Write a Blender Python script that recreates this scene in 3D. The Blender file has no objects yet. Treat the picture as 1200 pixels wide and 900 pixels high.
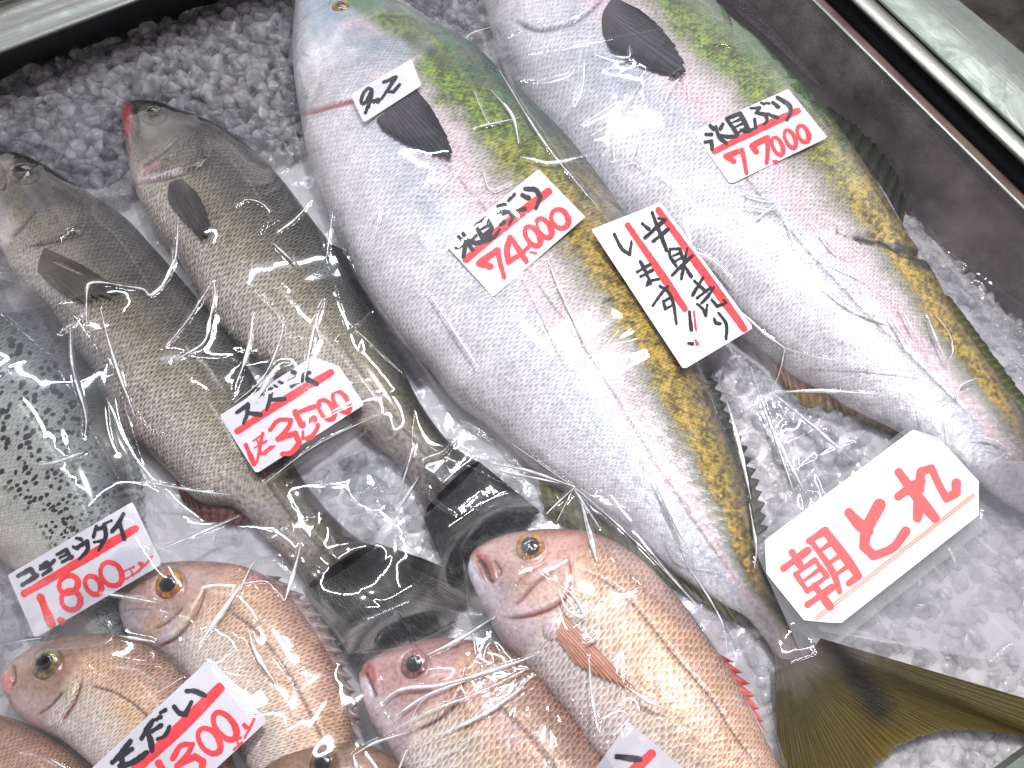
import bpy, math, random
import numpy as np
rng = np.random.default_rng(7); random.seed(7)
S = bpy.context.scene
COL = S.collection
# ------------------------------------------------------------------ camera
F_PX, PITCH, DIST = 1000.0, math.radians(25), 0.9
cr = np.array([1.0, 0, 0]); cu = np.array([0, math.cos(PITCH), math.sin(PITCH)]); cv = np.array([0, math.sin(PITCH), -math.cos(PITCH)])
CAM = -cv * DIST
def ray(p):
    p = np.asarray(p, float)
    return cr * ((p[..., 0:1] - 600) / F_PX) + cu * ((450 - p[..., 1:2]) / F_PX) + cv
def P(p, z=0.0):                       # place a point of the photographed layout on the level z of the stall
    d = ray(p); k = (np.asarray(z, float)[..., None] - CAM[2]) / d[..., 2:3] if np.ndim(z) else (z - CAM[2]) / d[..., 2:3]
    return CAM + d * k
def px(w):
    q = w - CAM; dz = q @ cv
    return np.stack([600 + F_PX * (q @ cr) / dz, 450 - F_PX * (q @ cu) / dz], -1)
cd = bpy.data.cameras.new('camera'); cam = bpy.data.objects.new('camera', cd); COL.objects.link(cam)
cam.location = CAM; cam.rotation_euler = (PITCH, 0, 0); cd.sensor_width = 36; cd.lens = 30; cd.clip_end = 60; cd.clip_start = 0.02
S.camera = cam
# ------------------------------------------------------------------ small helpers
def lin(c):
    c = np.asarray(c, float) / 255.0
    return np.where(c <= 0.04045, c / 12.92, ((c + 0.055) / 1.055) ** 2.4)
def sm(a, b, x):
    t = np.clip((x - a) / (b - a), 0, 1); return t * t * (3 - 2 * t)
def crs(pts, n, closed=False):         # Catmull-Rom, resampled evenly by length
    p = np.asarray(pts, float)
    if len(p) == 2:
        t = np.linspace(0, 1, n)[:, None]; return p[0] * (1 - t) + p[1] * t
    q = np.vstack([2 * p[0] - p[1], p, 2 * p[-1] - p[-2]]); out = []
    t = np.linspace(0, 1, 24, endpoint=False)[:, None]
    for i in range(1, len(q) - 2):
        a, b, c, d = q[i - 1:i + 3]
        out.append(0.5 * ((2 * b) + (c - a) * t + (2 * a - 5 * b + 4 * c - d) * t ** 2 + (3 * b - a - 3 * c + d) * t ** 3))
    o = np.vstack(out + [p[-1:]]); s = np.r_[0, np.cumsum(np.linalg.norm(np.diff(o, axis=0), axis=1))]
    u = np.linspace(0, s[-1], n)
    return np.stack([np.interp(u, s, o[:, k]) for k in range(o.shape[1])], -1)
def brush(pts):                        # smooth the curve but keep the sharp turns of the pen
    p = [np.asarray(q, float) for q in pts]; cut = [0]
    for i in range(1, len(p) - 1):
        a, b = p[i] - p[i - 1], p[i + 1] - p[i]
        if a @ b / (np.linalg.norm(a) * np.linalg.norm(b) + 1e-9) < 0.62: cut.append(i)
    cut.append(len(p) - 1); out = []
    for a, b in zip(cut[:-1], cut[1:]):
        seg = p[a:b + 1]; out.append(crs(seg, max(2, 8 * (len(seg) - 1))) if len(seg) > 2 else np.array(seg))
    return np.vstack([o if k == 0 else o[1:] for k, o in enumerate(out)])
def seg_dist(X, poly):                 # distance of points X(...,2) to a polyline, and position along it 0..1
    poly = np.asarray(poly, float); best = np.full(X.shape[:-1], 1e9); pos = np.zeros(X.shape[:-1])
    L = np.r_[0, np.cumsum(np.linalg.norm(np.diff(poly, axis=0), axis=1))]
    for k in range(len(poly) - 1):
        a, b = poly[k], poly[k + 1]; ab = b - a; l2 = max(ab @ ab, 1e-9)
        t = np.clip(((X - a) @ ab) / l2, 0, 1); d = np.linalg.norm(X - a - t[..., None] * ab, axis=-1)
        m = d < best; best = np.where(m, d, best); pos = np.where(m, (L[k] + t * math.sqrt(l2)) / L[-1], pos)
    return best, pos
def inside(X, poly):
    x, y = X[..., 0], X[..., 1]; r = np.zeros(x.shape, bool); n = len(poly)
    for i in range(n):
        x0, y0 = poly[i]; x1, y1 = poly[(i + 1) % n]
        c = (y0 > y) != (y1 > y)
        r ^= c & (x < (x1 - x0) * (y - y0) / ((y1 - y0) if y1 != y0 else 1e-9) + x0)
    return r
_lat = {}
def vnoise(x, y, seed=0):              # value noise 0..1
    if seed not in _lat: _lat[seed] = np.random.default_rng(seed).random((256, 256))
    g = _lat[seed]; xi = np.floor(x).astype(int); yi = np.floor(y).astype(int); fx = x - xi; fy = y - yi
    fx = fx * fx * (3 - 2 * fx); fy = fy * fy * (3 - 2 * fy)
    a = g[xi % 256, yi % 256]; b = g[(xi + 1) % 256, yi % 256]; c = g[xi % 256, (yi + 1) % 256]; d = g[(xi + 1) % 256, (yi + 1) % 256]
    return (a * (1 - fx) + b * fx) * (1 - fy) + (c * (1 - fx) + d * fx) * fy
def fbm(x, y, seed=0, o=4):
    r = 0; a = 0.5; t = 0
    for k in range(o): r = r + a * vnoise(x * 2 ** k, y * 2 ** k, seed + k); t += a; a *= 0.5
    return r / t
def mesh_np(name, V, faces, mat, parent=None, uv=None, attrs=None, smooth=True):
    me = bpy.data.meshes.new(name)
    V = np.asarray(V, np.float32).reshape(-1, 3)
    if isinstance(faces, np.ndarray):
        n, k = faces.shape
        me.vertices.add(len(V)); me.vertices.foreach_set('co', V.ravel())
        me.loops.add(n * k); me.loops.foreach_set('vertex_index', faces.astype(np.int32).ravel())
        me.polygons.add(n); me.polygons.foreach_set('loop_start', np.arange(0, n * k, k, dtype=np.int32))
        me.update(calc_edges=True); me.validate()
    else:
        me.from_pydata(V.tolist(), [], faces); me.update()
    me.polygons.foreach_set('use_smooth', np.full(len(me.polygons), smooth))
    if uv is not None:
        l = me.uv_layers.new(name='UVMap'); idx = np.empty(len(me.loops), np.int32); me.loops.foreach_get('vertex_index', idx)
        l.data.foreach_set('uv', np.asarray(uv, np.float32).reshape(-1, 2)[idx].ravel())
    for k, a in (attrs or {}).items():
        a = np.asarray(a, np.float32)
        if a.ndim == 1:
            at = me.attributes.new(k, 'FLOAT', 'POINT'); at.data.foreach_set('value', a)
        else:
            at = me.attributes.new(k, 'FLOAT_COLOR', 'POINT'); b = np.ones((len(a), 4), np.float32); b[:, :3] = a; at.data.foreach_set('color', b.ravel())
    me.materials.append(mat)
    o = bpy.data.objects.new(name, me); COL.objects.link(o)
    if parent: o.parent = parent
    return o
def quads(ni, nj, wrap=False):
    i, j = np.meshgrid(np.arange(ni - 1), np.arange(nj if wrap else nj - 1), indexing='ij'); j2 = (j + 1) % nj
    return np.stack([i * nj + j, (i + 1) * nj + j, (i + 1) * nj + j2, i * nj + j2], -1).reshape(-1, 4)
def thing(name, label, cat, group=None, loc=(0, 0, 0)):
    o = bpy.data.objects.new(name, None); COL.objects.link(o); o.empty_display_size = 0.05
    return tag(o, label, cat, group)
def tag(o, label, cat, group=None, kind=None):
    o['label'] = label; o['category'] = cat
    if group: o['group'] = group
    if kind: o['kind'] = kind
    return o
# ------------------------------------------------------------------ node helpers
class NT:
    def __init__(s, name):
        s.m = bpy.data.materials.new(name); s.m.use_nodes = True; s.t = s.m.node_tree; s.t.nodes.clear()
        s.out = s.t.nodes.new('ShaderNodeOutputMaterial')
    def n(s, ty, ins=None, **kw):
        x = s.t.nodes.new(ty)
        for k, v in kw.items(): setattr(x, k, v)
        for k, v in (ins or {}).items():
            if hasattr(v, 'is_output') or isinstance(v, bpy.types.NodeSocket): s.t.links.new(v, x.inputs[k])
            else: x.inputs[k].default_value = v
        return x
    def M(s, op, a, b=None, c=None):
        x = s.t.nodes.new('ShaderNodeMath'); x.operation = op
        for i, v in enumerate((a, b, c)):
            if v is None: continue
            if isinstance(v, (int, float)): x.inputs[i].default_value = v
            else: s.t.links.new(v, x.inputs[i])
        return x.outputs[0]
    def mix(s, f, a, b, bt='MIX'):
        x = s.t.nodes.new('ShaderNodeMix'); x.data_type = 'RGBA'; x.blend_type = bt
        for i, v in ((0, f), (6, a), (7, b)):
            if isinstance(v, (int, float)): x.inputs[i].default_value = v
            elif isinstance(v, (tuple, list, np.ndarray)): x.inputs[i].default_value = tuple(v)[:3] + (1,)
            else: s.t.links.new(v, x.inputs[i])
        return x.outputs[2]
    def ramp(s, f, stops):
        x = s.t.nodes.new('ShaderNodeValToRGB'); s.t.links.new(f, x.inputs[0]); e = x.color_ramp.elements
        while len(e) < len(stops): e.new(0.5)
        for k, (p, c) in enumerate(stops):
            e[k].position = p; e[k].color = (c, c, c, 1) if isinstance(c, (int, float)) else tuple(c)[:3] + (1,)
        return x.outputs[0]
    def noise(s, vec, scale, detail=3, rough=0.5, dist=0.0):
        x = s.n('ShaderNodeTexNoise', {'Scale': scale, 'Detail': detail, 'Roughness': rough, 'Distortion': dist})
        if vec is not None: s.t.links.new(vec, x.inputs['Vector'])
        return x.outputs['Fac']
    def bump(s, h, dist, strength=1.0, normal=None):
        x = s.n('ShaderNodeBump', {'Height': h, 'Distance': dist, 'Strength': strength})
        if normal is not None: s.t.links.new(normal, x.inputs['Normal'])
        return x.outputs[0]
    def surf(s, sock): s.t.links.new(sock, s.out.inputs['Surface']); return s.m
    def scales(s, N, jit=0.25):        # overlapping scale pattern in the body's own UV: (height, rim closeness, column cell noise)
        uv = s.n('ShaderNodeTexCoord').outputs['UV']
        nz = s.n('ShaderNodeTexNoise', {'Vector': uv, 'Scale': 14.0, 'Detail': 2.0})
        v1 = s.n('ShaderNodeVectorMath', {0: nz.outputs['Color'], 1: (0.5, 0.5, 0.5)}, operation='SUBTRACT')
        v2 = s.n('ShaderNodeVectorMath', {0: v1.outputs[0], 'Scale': jit * 0.12}, operation='SCALE')
        v3 = s.n('ShaderNodeVectorMath', {0: uv, 1: v2.outputs[0]}, operation='ADD')
        v4 = s.n('ShaderNodeVectorMath', {0: v3.outputs[0], 'Scale': N * 2.0}, operation='SCALE')
        sp = s.n('ShaderNodeSeparateXYZ', {0: v4.outputs[0]}); u, v = sp.outputs[0], sp.outputs[1]
        R2 = 1.45 ** 2; hs = []
        for c0 in (0.0, 1.0):
            vv = s.M('SUBTRACT', v, c0); dv = s.M('SUBTRACT', vv, s.M('MULTIPLY', s.M('ROUND', s.M('MULTIPLY', vv, 0.5)), 2.0))
            sq = s.M('SQRT', s.M('SUBTRACT', R2, s.M('MULTIPLY', dv, dv)))
            a = s.M('SUBTRACT', u, sq); md = s.M('FLOORED_MODULO', s.M('SUBTRACT', c0, a), 2.0)
            hs.append((s.M('SUBTRACT', sq, md), md))
        g = s.M('GREATER_THAN', hs[0][0], hs[1][0])
        h = s.M('MAXIMUM', hs[0][0], hs[1][0])
        rim = s.M('ADD', s.M('MULTIPLY', g, hs[0][1]), s.M('MULTIPLY', s.M('SUBTRACT', 1.0, g), hs[1][1]))
        return h, rim, v3.outputs[0]
# ------------------------------------------------------------------ materials
def fish_mat(name, N, edge=0.55, edge_col=None, metallic=0.12, rough=0.33, bumpd=0.0006, spots=None, spec=0.5, irid=0.0, contrast=0.25):
    t = NT(name); h, rim, uvj = t.scales(N)
    col = t.n('ShaderNodeAttribute', attribute_name='col').outputs['Color']
    sc = t.n('ShaderNodeAttribute', attribute_name='sc').outputs['Fac']
    gen = t.n('ShaderNodeTexCoord').outputs['Object']
    nf = t.noise(gen, 260, 3); nm = t.noise(gen, 38, 4, 0.6)
    rimm = t.M('MULTIPLY', t.ramp(rim, [(0.0, 1.0), (0.16, 0.9), (0.5, 0.0)]), sc)   # free rim of each scale
    dk = t.M('MULTIPLY', t.ramp(rim, [(0.45, 0.0), (1.0, 1.0)]), sc)
    c1 = t.mix(t.M('MULTIPLY', rimm, edge), col, t.mix(0.65, edge_col, t.mix(1.0, col, (2.1, 2.0, 1.85), 'MULTIPLY')))
    c2 = t.mix(t.M('MULTIPLY', dk, contrast * 2), c1, t.mix(1.0, col, (0.25, 0.25, 0.25), 'MULTIPLY'))
    k = t.ramp(nf, [(0.3, 1 - contrast), (0.7, 1 + contrast * 0.6)]); c3 = t.mix(1.0, c2, k, 'MULTIPLY')
    k2 = t.ramp(nm, [(0.3, 0.82), (0.7, 1.12)]); c4 = t.mix(1.0, c3, k2, 'MULTIPLY')
    if spots is not None:
        vo = t.n('ShaderNodeTexVoronoi', {'Vector': uvj, 'Scale': spots[0], 'Randomness': 0.9})
        ms = t.M('MULTIPLY', t.ramp(vo.outputs['Distance'], [(spots[1], 1.0), (spots[1] + 0.08, 0.0)]), t.n('ShaderNodeAttribute', attribute_name='spot').outputs['Fac'])
        ms = t.M('MULTIPLY', ms, t.M('GREATER_THAN', t.n('ShaderNodeSeparateColor', {0: vo.outputs['Color']}).outputs[0], spots[3] if len(spots) > 3 else 0.25))
        c4 = t.mix(ms, c4, spots[2])
    hh = t.M('ADD', t.M('MULTIPLY', t.M('MULTIPLY', h, sc), 1.0), t.M('MULTIPLY', nf, 0.35))
    nb = t.bump(hh, bumpd)
    nb = t.bump(nm, 0.0012, 0.6, nb)
    rg = t.ramp(nf, [(0.3, rough - 0.1), (0.7, rough + 0.15)])
    b = t.n('ShaderNodeBsdfPrincipled', {'Base Color': c4, 'Roughness': rg, 'Metallic': metallic, 'Specular IOR Level': spec,
        'Coat Weight': 0.35, 'Coat Roughness': 0.12, 'Normal': nb, 'Subsurface Weight': 0.0})
    if irid:
        b.inputs['Thin Film Thickness'].default_value = irid; b.inputs['Thin Film IOR'].default_value = 1.4
    return t.surf(b.outputs[0])
def plain(name, c, rough=0.5, metallic=0.0, coat=0.0, noise=0.0, nscale=60, spec=0.5, bump=0.0):
    t = NT(name); gen = t.n('ShaderNodeTexCoord').outputs['Object']; nf = t.noise(gen, nscale, 5, 0.6)
    c4 = t.mix(1.0, tuple(c), t.ramp(nf, [(0.3, 1 - noise), (0.7, 1 + noise)]), 'MULTIPLY')
    b = t.n('ShaderNodeBsdfPrincipled', {'Base Color': c4, 'Roughness': rough, 'Metallic': metallic, 'Coat Weight': coat, 'Coat Roughness': 0.08, 'Specular IOR Level': spec})
    if bump: t.t.links.new(t.bump(nf, bump), b.inputs['Normal'])
    return t.surf(b.outputs[0])
def fin_mat(name):
    t = NT(name); col = t.n('ShaderNodeAttribute', attribute_name='col').outputs['Color']
    gen = t.n('ShaderNodeTexCoord').outputs['UV']; mp = t.n('ShaderNodeMapping', {'Vector': gen, 'Scale': (90, 3, 1)}).outputs[0]
    nf = t.noise(mp, 1.0, 4, 0.65); ob = t.n('ShaderNodeTexCoord').outputs['Object']; n2 = t.noise(ob, 420, 2)
    c = t.mix(1.0, col, t.ramp(nf, [(0.35, 0.45), (0.65, 1.5)]), 'MULTIPLY')
    nb = t.bump(t.M('ADD', nf, t.M('MULTIPLY', n2, 0.5)), 0.0012)
    b = t.n('ShaderNodeBsdfPrincipled', {'Base Color': c, 'Roughness': 0.42, 'Coat Weight': 0.2, 'Coat Roughness': 0.12, 'Normal': nb})
    tr = t.n('ShaderNodeBsdfTranslucent', {'Color': c}); mx = t.n('ShaderNodeMixShader', {0: 0.12, 1: b.outputs[0], 2: tr.outputs[0]})
    return t.surf(mx.outputs[0])
def film_mat(name, haze=0.0, refl=1.15, rough=0.05, tint=(0.93, 0.94, 0.96), fine=1.0):
    t = NT(name); ob = t.n('ShaderNodeTexCoord').outputs['Object']
    w = t.noise(ob, 9, 2); vo = t.n('ShaderNodeTexVoronoi', {'Scale': 26.0, 'Randomness': 1.0}, feature='DISTANCE_TO_EDGE')
    dv = t.n('ShaderNodeVectorMath', {0: ob, 1: t.n('ShaderNodeVectorMath', {0: t.n('ShaderNodeTexNoise', {'Vector': ob, 'Scale': 14.0, 'Detail': 3.0}).outputs['Color'], 'Scale': 0.06}, operation='SCALE').outputs[0]}, operation='ADD')
    t.t.links.new(dv.outputs[0], vo.inputs['Vector'])
    cr_ = t.ramp(vo.outputs['Distance'], [(0.0, 1.0), (0.07, 0.0)])
    nb = t.bump(t.noise(ob, 11, 2, 0.5, 0.3), 0.0012 * fine)
    fc = t.n('ShaderNodeLayerWeight', {'Blend': 0.5, 'Normal': nb}).outputs['Facing']
    f = t.M('MINIMUM', t.M('ADD', 0.058 * refl, t.M('MULTIPLY', t.M('POWER', fc, 5.0), 0.2)), 0.75)
    tp = t.n('ShaderNodeBsdfTransparent', {'Color': tuple(tint) + (1,)})
    df = t.n('ShaderNodeBsdfDiffuse', {'Color': (0.8, 0.79, 0.84, 1)})
    a = t.n('ShaderNodeMixShader', {0: haze, 1: tp.outputs[0], 2: df.outputs[0]})
    g = t.n('ShaderNodeBsdfGlossy', {'Color': (1, 1, 1, 1), 'Roughness': rough, 'Normal': nb})
    g3 = t.n('ShaderNodeBsdfGlossy', {'Color': (1, 1, 1, 1), 'Roughness': 0.34}); a = t.n('ShaderNodeMixShader', {0: 0.008, 1: a.outputs[0], 2: g3.outputs[0]})
    m = t.n('ShaderNodeMixShader', {0: f, 1: a.outputs[0], 2: g.outputs[0]})
    return t.surf(m.outputs[0])
def ice_mat(name, clear=(0.58, 0.9)):
    t = NT(name); ob = t.n('ShaderNodeTexCoord').outputs['Object']
    n1 = t.noise(ob, 150, 3, 0.55); n2 = t.noise(ob, 60, 2)
    nb = t.bump(n1, 0.0006); nb = t.bump(n2, 0.0012, 0.7, nb)
    gl = t.n('ShaderNodeBsdfGlass', {'Color': (0.97, 0.975, 0.985, 1), 'Roughness': 0.12, 'IOR': 1.2, 'Normal': nb})
    tp = t.n('ShaderNodeBsdfTransparent', {'Color': (0.96, 0.965, 0.97, 1)})
    df = t.n('ShaderNodeBsdfPrincipled', {'Base Color': (0.82, 0.81, 0.83, 1), 'Roughness': 0.16, 'Specular IOR Level': 0.7, 'Coat Weight': 0.6, 'Coat Roughness': 0.05, 'Normal': nb})
    df.inputs['Subsurface Weight'].default_value = 0.9; df.inputs['Subsurface Radius'].default_value = (1, 1, 1); df.inputs['Subsurface Scale'].default_value = 0.008
    tl = t.n('ShaderNodeBsdfTranslucent', {'Color': (0.75, 0.76, 0.8, 1), 'Normal': nb})
    a = t.n('ShaderNodeMixShader', {0: 0.2, 1: df.outputs[0], 2: tl.outputs[0]})
    b = t.n('ShaderNodeMixShader', {0: t.ramp(n2, [(0.35, clear[0]), (0.65, clear[1])]), 1: a.outputs[0], 2: tp.outputs[0]})
    g2 = t.n('ShaderNodeMixShader', {0: 0.15, 1: b.outputs[0], 2: gl.outputs[0]})
    return t.surf(g2.outputs[0])
M_buri = fish_mat('yellowtail skin', 38, edge=0.22, edge_col=(0.75, 0.72, 0.68), rough=0.36, bumpd=0.0009, contrast=0.22)
M_bass = fish_mat('sea bass skin', 22, edge=0.62, edge_col=(0.66, 0.63, 0.54), rough=0.32, bumpd=0.0014, contrast=0.45)
M_grunt = fish_mat('grunt skin', 34, edge=0.2, edge_col=(0.6, 0.6, 0.57), rough=0.4, bumpd=0.0007, contrast=0.22, spots=(30.0, 0.36, (0.018, 0.016, 0.018), 0.04))
M_bream = fish_mat('sea bream skin', 20, edge=0.55, edge_col=(0.90, 0.82, 0.74), rough=0.33, bumpd=0.0011, contrast=0.25, spots=(23.0, 0.17, (0.20, 0.30, 0.42), 0.72))
M_fin = fin_mat('fin membrane')
M_film = film_mat('clear plastic bag')
M_film_ice = film_mat('thin plastic over ice', haze=0.16, refl=1.6, fine=2.0)
M_lam = film_mat('laminate pouch', haze=0.16, refl=1.6, rough=0.1, tint=(0.86, 0.92, 0.89), fine=0.25)
def glint_fold_mat():  # white base colour stands in for glints along the creases
    t = NT('pinched plastic fold'); ob = t.n('ShaderNodeTexCoord').outputs['Object']; nf = t.noise(ob, 160, 3)
    b = t.n('ShaderNodeBsdfPrincipled', {'Base Color': (0.92, 0.93, 0.92, 1), 'Roughness': 0.22, 'Specular IOR Level': 0.9, 'Coat Weight': 1.0, 'Coat Roughness': 0.06, 'Normal': t.bump(nf, 0.0006)})
    tp = t.n('ShaderNodeBsdfTransparent', {'Color': (0.97, 0.97, 0.97, 1)}); m = t.n('ShaderNodeMixShader', {0: t.ramp(nf, [(0.35, 0.45), (0.6, 1.0)]), 1: tp.outputs[0], 2: b.outputs[0]})
    return t.surf(m.outputs[0])
M_glint_fold = glint_fold_mat()
M_ice = ice_mat('crushed ice'); M_bed = ice_mat('packed ice', (0.0, 0.1))
M_paper = plain('white paper', (0.66, 0.65, 0.69), 0.7, noise=0.07, nscale=18, bump=0.0006)
M_black = plain('black marker ink', (0.022, 0.024, 0.028), 0.6, noise=0.3, nscale=150, spec=0.3)
M_red = plain('red marker ink', (0.87, 0.055, 0.065), 0.6, noise=0.28, nscale=90, spec=0.3)
M_print = plain('printed red ink', (0.90, 0.12, 0.12), 0.6, noise=0.03, spec=0.3)
M_orange = plain('printed orange line', (0.85, 0.30, 0.20), 0.6, noise=0.1, nscale=300)
M_eyew = None
# ------------------------------------------------------------------ fish bodies
TOPS = []                               # world points of every upper surface, for laying cards and film on them
class Fish:
    def __init__(s, D, V, zmid, k=0.32, ns=620, nt=120, kb=0.5, cap=0.075, power=0.8, tail_k=1.0):
        s.Dp = crs(D, ns); s.Vp = crs(V, ns); s.ns, s.nt = ns, nt
        zs = np.full(ns, zmid) if np.isscalar(zmid) else np.interp(np.linspace(0, 1, ns), *zip(*zmid))
        D0, V0 = s.Dp.copy(), s.Vp.copy()
        for it in range(4):               # the rounded flank must end where the outline was seen
            Dw, Vw = P(s.Dp, zs), P(s.Vp, zs); s.zs = zs
            W = np.linalg.norm(Dw - Vw, axis=1); s.W = W
            c = (Dw + Vw) / 2; ds = np.r_[0, np.linalg.norm(np.diff(c, axis=0), axis=1)]
            s.U = np.cumsum(ds / np.maximum(W, 0.25 * W.max())); s.len = np.cumsum(ds)
            s.s = s.len / s.len[-1]
            T = np.minimum(W * k, cap) * (1 - (1 - tail_k) * sm(0.75, 1, s.s))
            t = np.linspace(0, 1, nt); th = np.pi * t
            across = (1 - np.cos(th)) / 2; hgt = np.sin(th) ** power
            top = Vw[:, None] * (1 - across)[None, :, None] + Dw[:, None] * across[None, :, None]
            top = top + np.array([0, 0, 1.0]) * (T[:, None] * hgt)[..., None]
            dr = D0 - V0; Ln = np.linalg.norm(dr, axis=1, keepdims=True) + 1e-6; dr = dr / Ln; Ln = Ln[:, 0]
            ex = np.einsum('ijk,ik->ij', px(top) - V0[:, None], dr); hi = ex.max(1) - Ln; lo = -ex.min(1)
            kk = np.ones(15) / 15; hi, lo = [np.convolve(np.pad(q, 7, mode='edge'), kk, 'valid') for q in (hi, lo)]
            if it < 3: s.Dp = s.Dp - dr * np.clip(hi, -6, 30)[:, None] * .8; s.Vp = s.Vp + dr * np.clip(lo, -6, 30)[:, None] * .8
        nb = 14; tb = np.linspace(0, 1, nb + 2)[1:-1]; ab = (1 + np.cos(np.pi * tb)) / 2
        bot = Vw[:, None] * (1 - ab)[None, :, None] + Dw[:, None] * ab[None, :, None] - np.array([0, 0, 1.0]) * (T[:, None] * kb * np.sin(np.pi * tb)[None])[..., None]
        s.top = top; s.bot = bot; s.t = np.broadcast_to(across, (ns, nt)).copy(); s.ss = np.broadcast_to(s.s[:, None], (ns, nt))
        s.px = px(top); s.Tk = T
        s.disp = np.zeros((ns, nt)); s.col = np.ones((ns, nt, 3)) * 0.5; s.sc = np.ones((ns, nt)); s.spot = np.zeros((ns, nt))
    def groove(s, poly, depth, w, side=0, cols=None, cw=None, fade=True):
        pl = crs(poly, 40); w = max(w, 2.5); d, pos = seg_dist(s.px, pl); m = np.exp(-(d / w) ** 2)
        if fade: m = m * np.clip(np.minimum(pos, 1 - pos) * 8 + 0.15, 0, 1)
        s.disp -= depth * m
        if cols is not None: s.paint(m if cw is None else np.exp(-(d / cw) ** 2) * np.clip(np.minimum(pos, 1 - pos) * 8 + 0.15, 0, 1), cols)
    def step(s, poly, h, w):            # a raised plate: the head side of the line stands h proud
        pl = crs(poly, 40); best = np.full(s.px.shape[:-1], 1e9); sg = np.zeros(best.shape); ps = np.zeros(best.shape)
        for k in range(39):
            a, b = pl[k], pl[k + 1]; ab = b - a; q = s.px - a; t = np.clip((q @ ab) / (ab @ ab), 0, 1); d = np.linalg.norm(q - t[..., None] * ab, axis=-1)
            m = d < best; best = np.where(m, d, best); sg = np.where(m, np.sign(ab[0] * q[..., 1] - ab[1] * q[..., 0]), sg); ps = np.where(m, (k + t) / 39, ps)
        e = np.clip(np.minimum(ps, 1 - ps) * 6, 0, 1)
        s.disp += h * e * np.exp(-(best / w) ** 2) * sm(-4, 4, sg * best)
    def paint(s, m, c):
        m = np.clip(m, 0, 1)[..., None]; s.col = s.col * (1 - m) + lin(c) * m
    def blob(s, c, r, colr, amt=1.0, soft=0.5, h=0.0, ry=None, ang=0, nz=0):
        q = s.px - np.array(c, float); a = math.radians(ang); x = q[..., 0] * math.cos(a) + q[..., 1] * math.sin(a); y = -q[..., 0] * math.sin(a) + q[..., 1] * math.cos(a)
        rr = np.sqrt((x / r) ** 2 + (y / (ry or r)) ** 2)
        if nz: rr = rr + nz * (fbm(s.px[..., 0] / 9, s.px[..., 1] / 9, 5) - 0.5)
        m = 1 - sm(1 - soft, 1 + soft * 0.3, rr)
        if colr is not None: s.paint(m * amt, colr)
        if h: s.disp += h * np.sqrt(np.clip(1 - rr ** 2, 0, 1))
    def z_at(s, p):
        d = np.linalg.norm(s.px - np.array(p, float), axis=-1); i = np.unravel_index(np.argmin(d), d.shape); return s.top[i]
    def build(s, mat, parent, name='body'):
        # displacement along approximate normals
        e1 = np.gradient(s.top, axis=0); e2 = np.gradient(s.top, axis=1); n = np.cross(e1, e2); n /= np.linalg.norm(n, axis=-1, keepdims=True) + 1e-12
        n *= np.sign(n[s.ns // 2, s.nt // 2, 2]); edge = np.clip(np.sin(np.linspace(0, np.pi, s.nt)) * 4, 0, 1)[None]
        s.top = s.top + n * (s.disp * edge)[..., None]
        V = np.concatenate([s.top, s.bot], 1); nj = V.shape[1]
        cols = np.concatenate([s.col, np.repeat(s.col[:, -1:], 7, 1), np.repeat(s.col[:, :1], 7, 1)], 1)
        cyc = np.r_[np.linspace(0, 1, s.nt) * 0, np.zeros(14)]
        L = np.r_[0, np.cumsum(np.linalg.norm(np.diff(s.top[s.ns // 2], axis=0), axis=1))]; L /= L[-1]
        vv = np.r_[L, 1 + np.linspace(0.05, 0.9, 14)]
        uv = np.stack(np.broadcast_arrays(s.U[:, None], vv[None]), -1)
        z14 = np.zeros((s.ns, 14))
        F = quads(s.ns, nj, True)
        o = mesh_np(name, V, F, mat, parent, uv, {'col': cols.reshape(-1, 3), 'sc': np.concatenate([s.sc, z14], 1).ravel(), 'spot': np.concatenate([s.spot, z14], 1).ravel()})
        # close both ends
        TOPS.append(s.top.reshape(-1, 3))
        return o
NZ = lambda f, a, sd=0: fbm(f.px[..., 0] / a, f.px[..., 1] / a, sd) - 0.5
def ramp_t(f, t, stops):
    xs = [a for a, _ in stops]; cs = np.array([lin(c) for _, c in stops])
    f.col = np.stack([np.interp(t, xs, cs[:, k]) for k in range(3)], -1)
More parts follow.
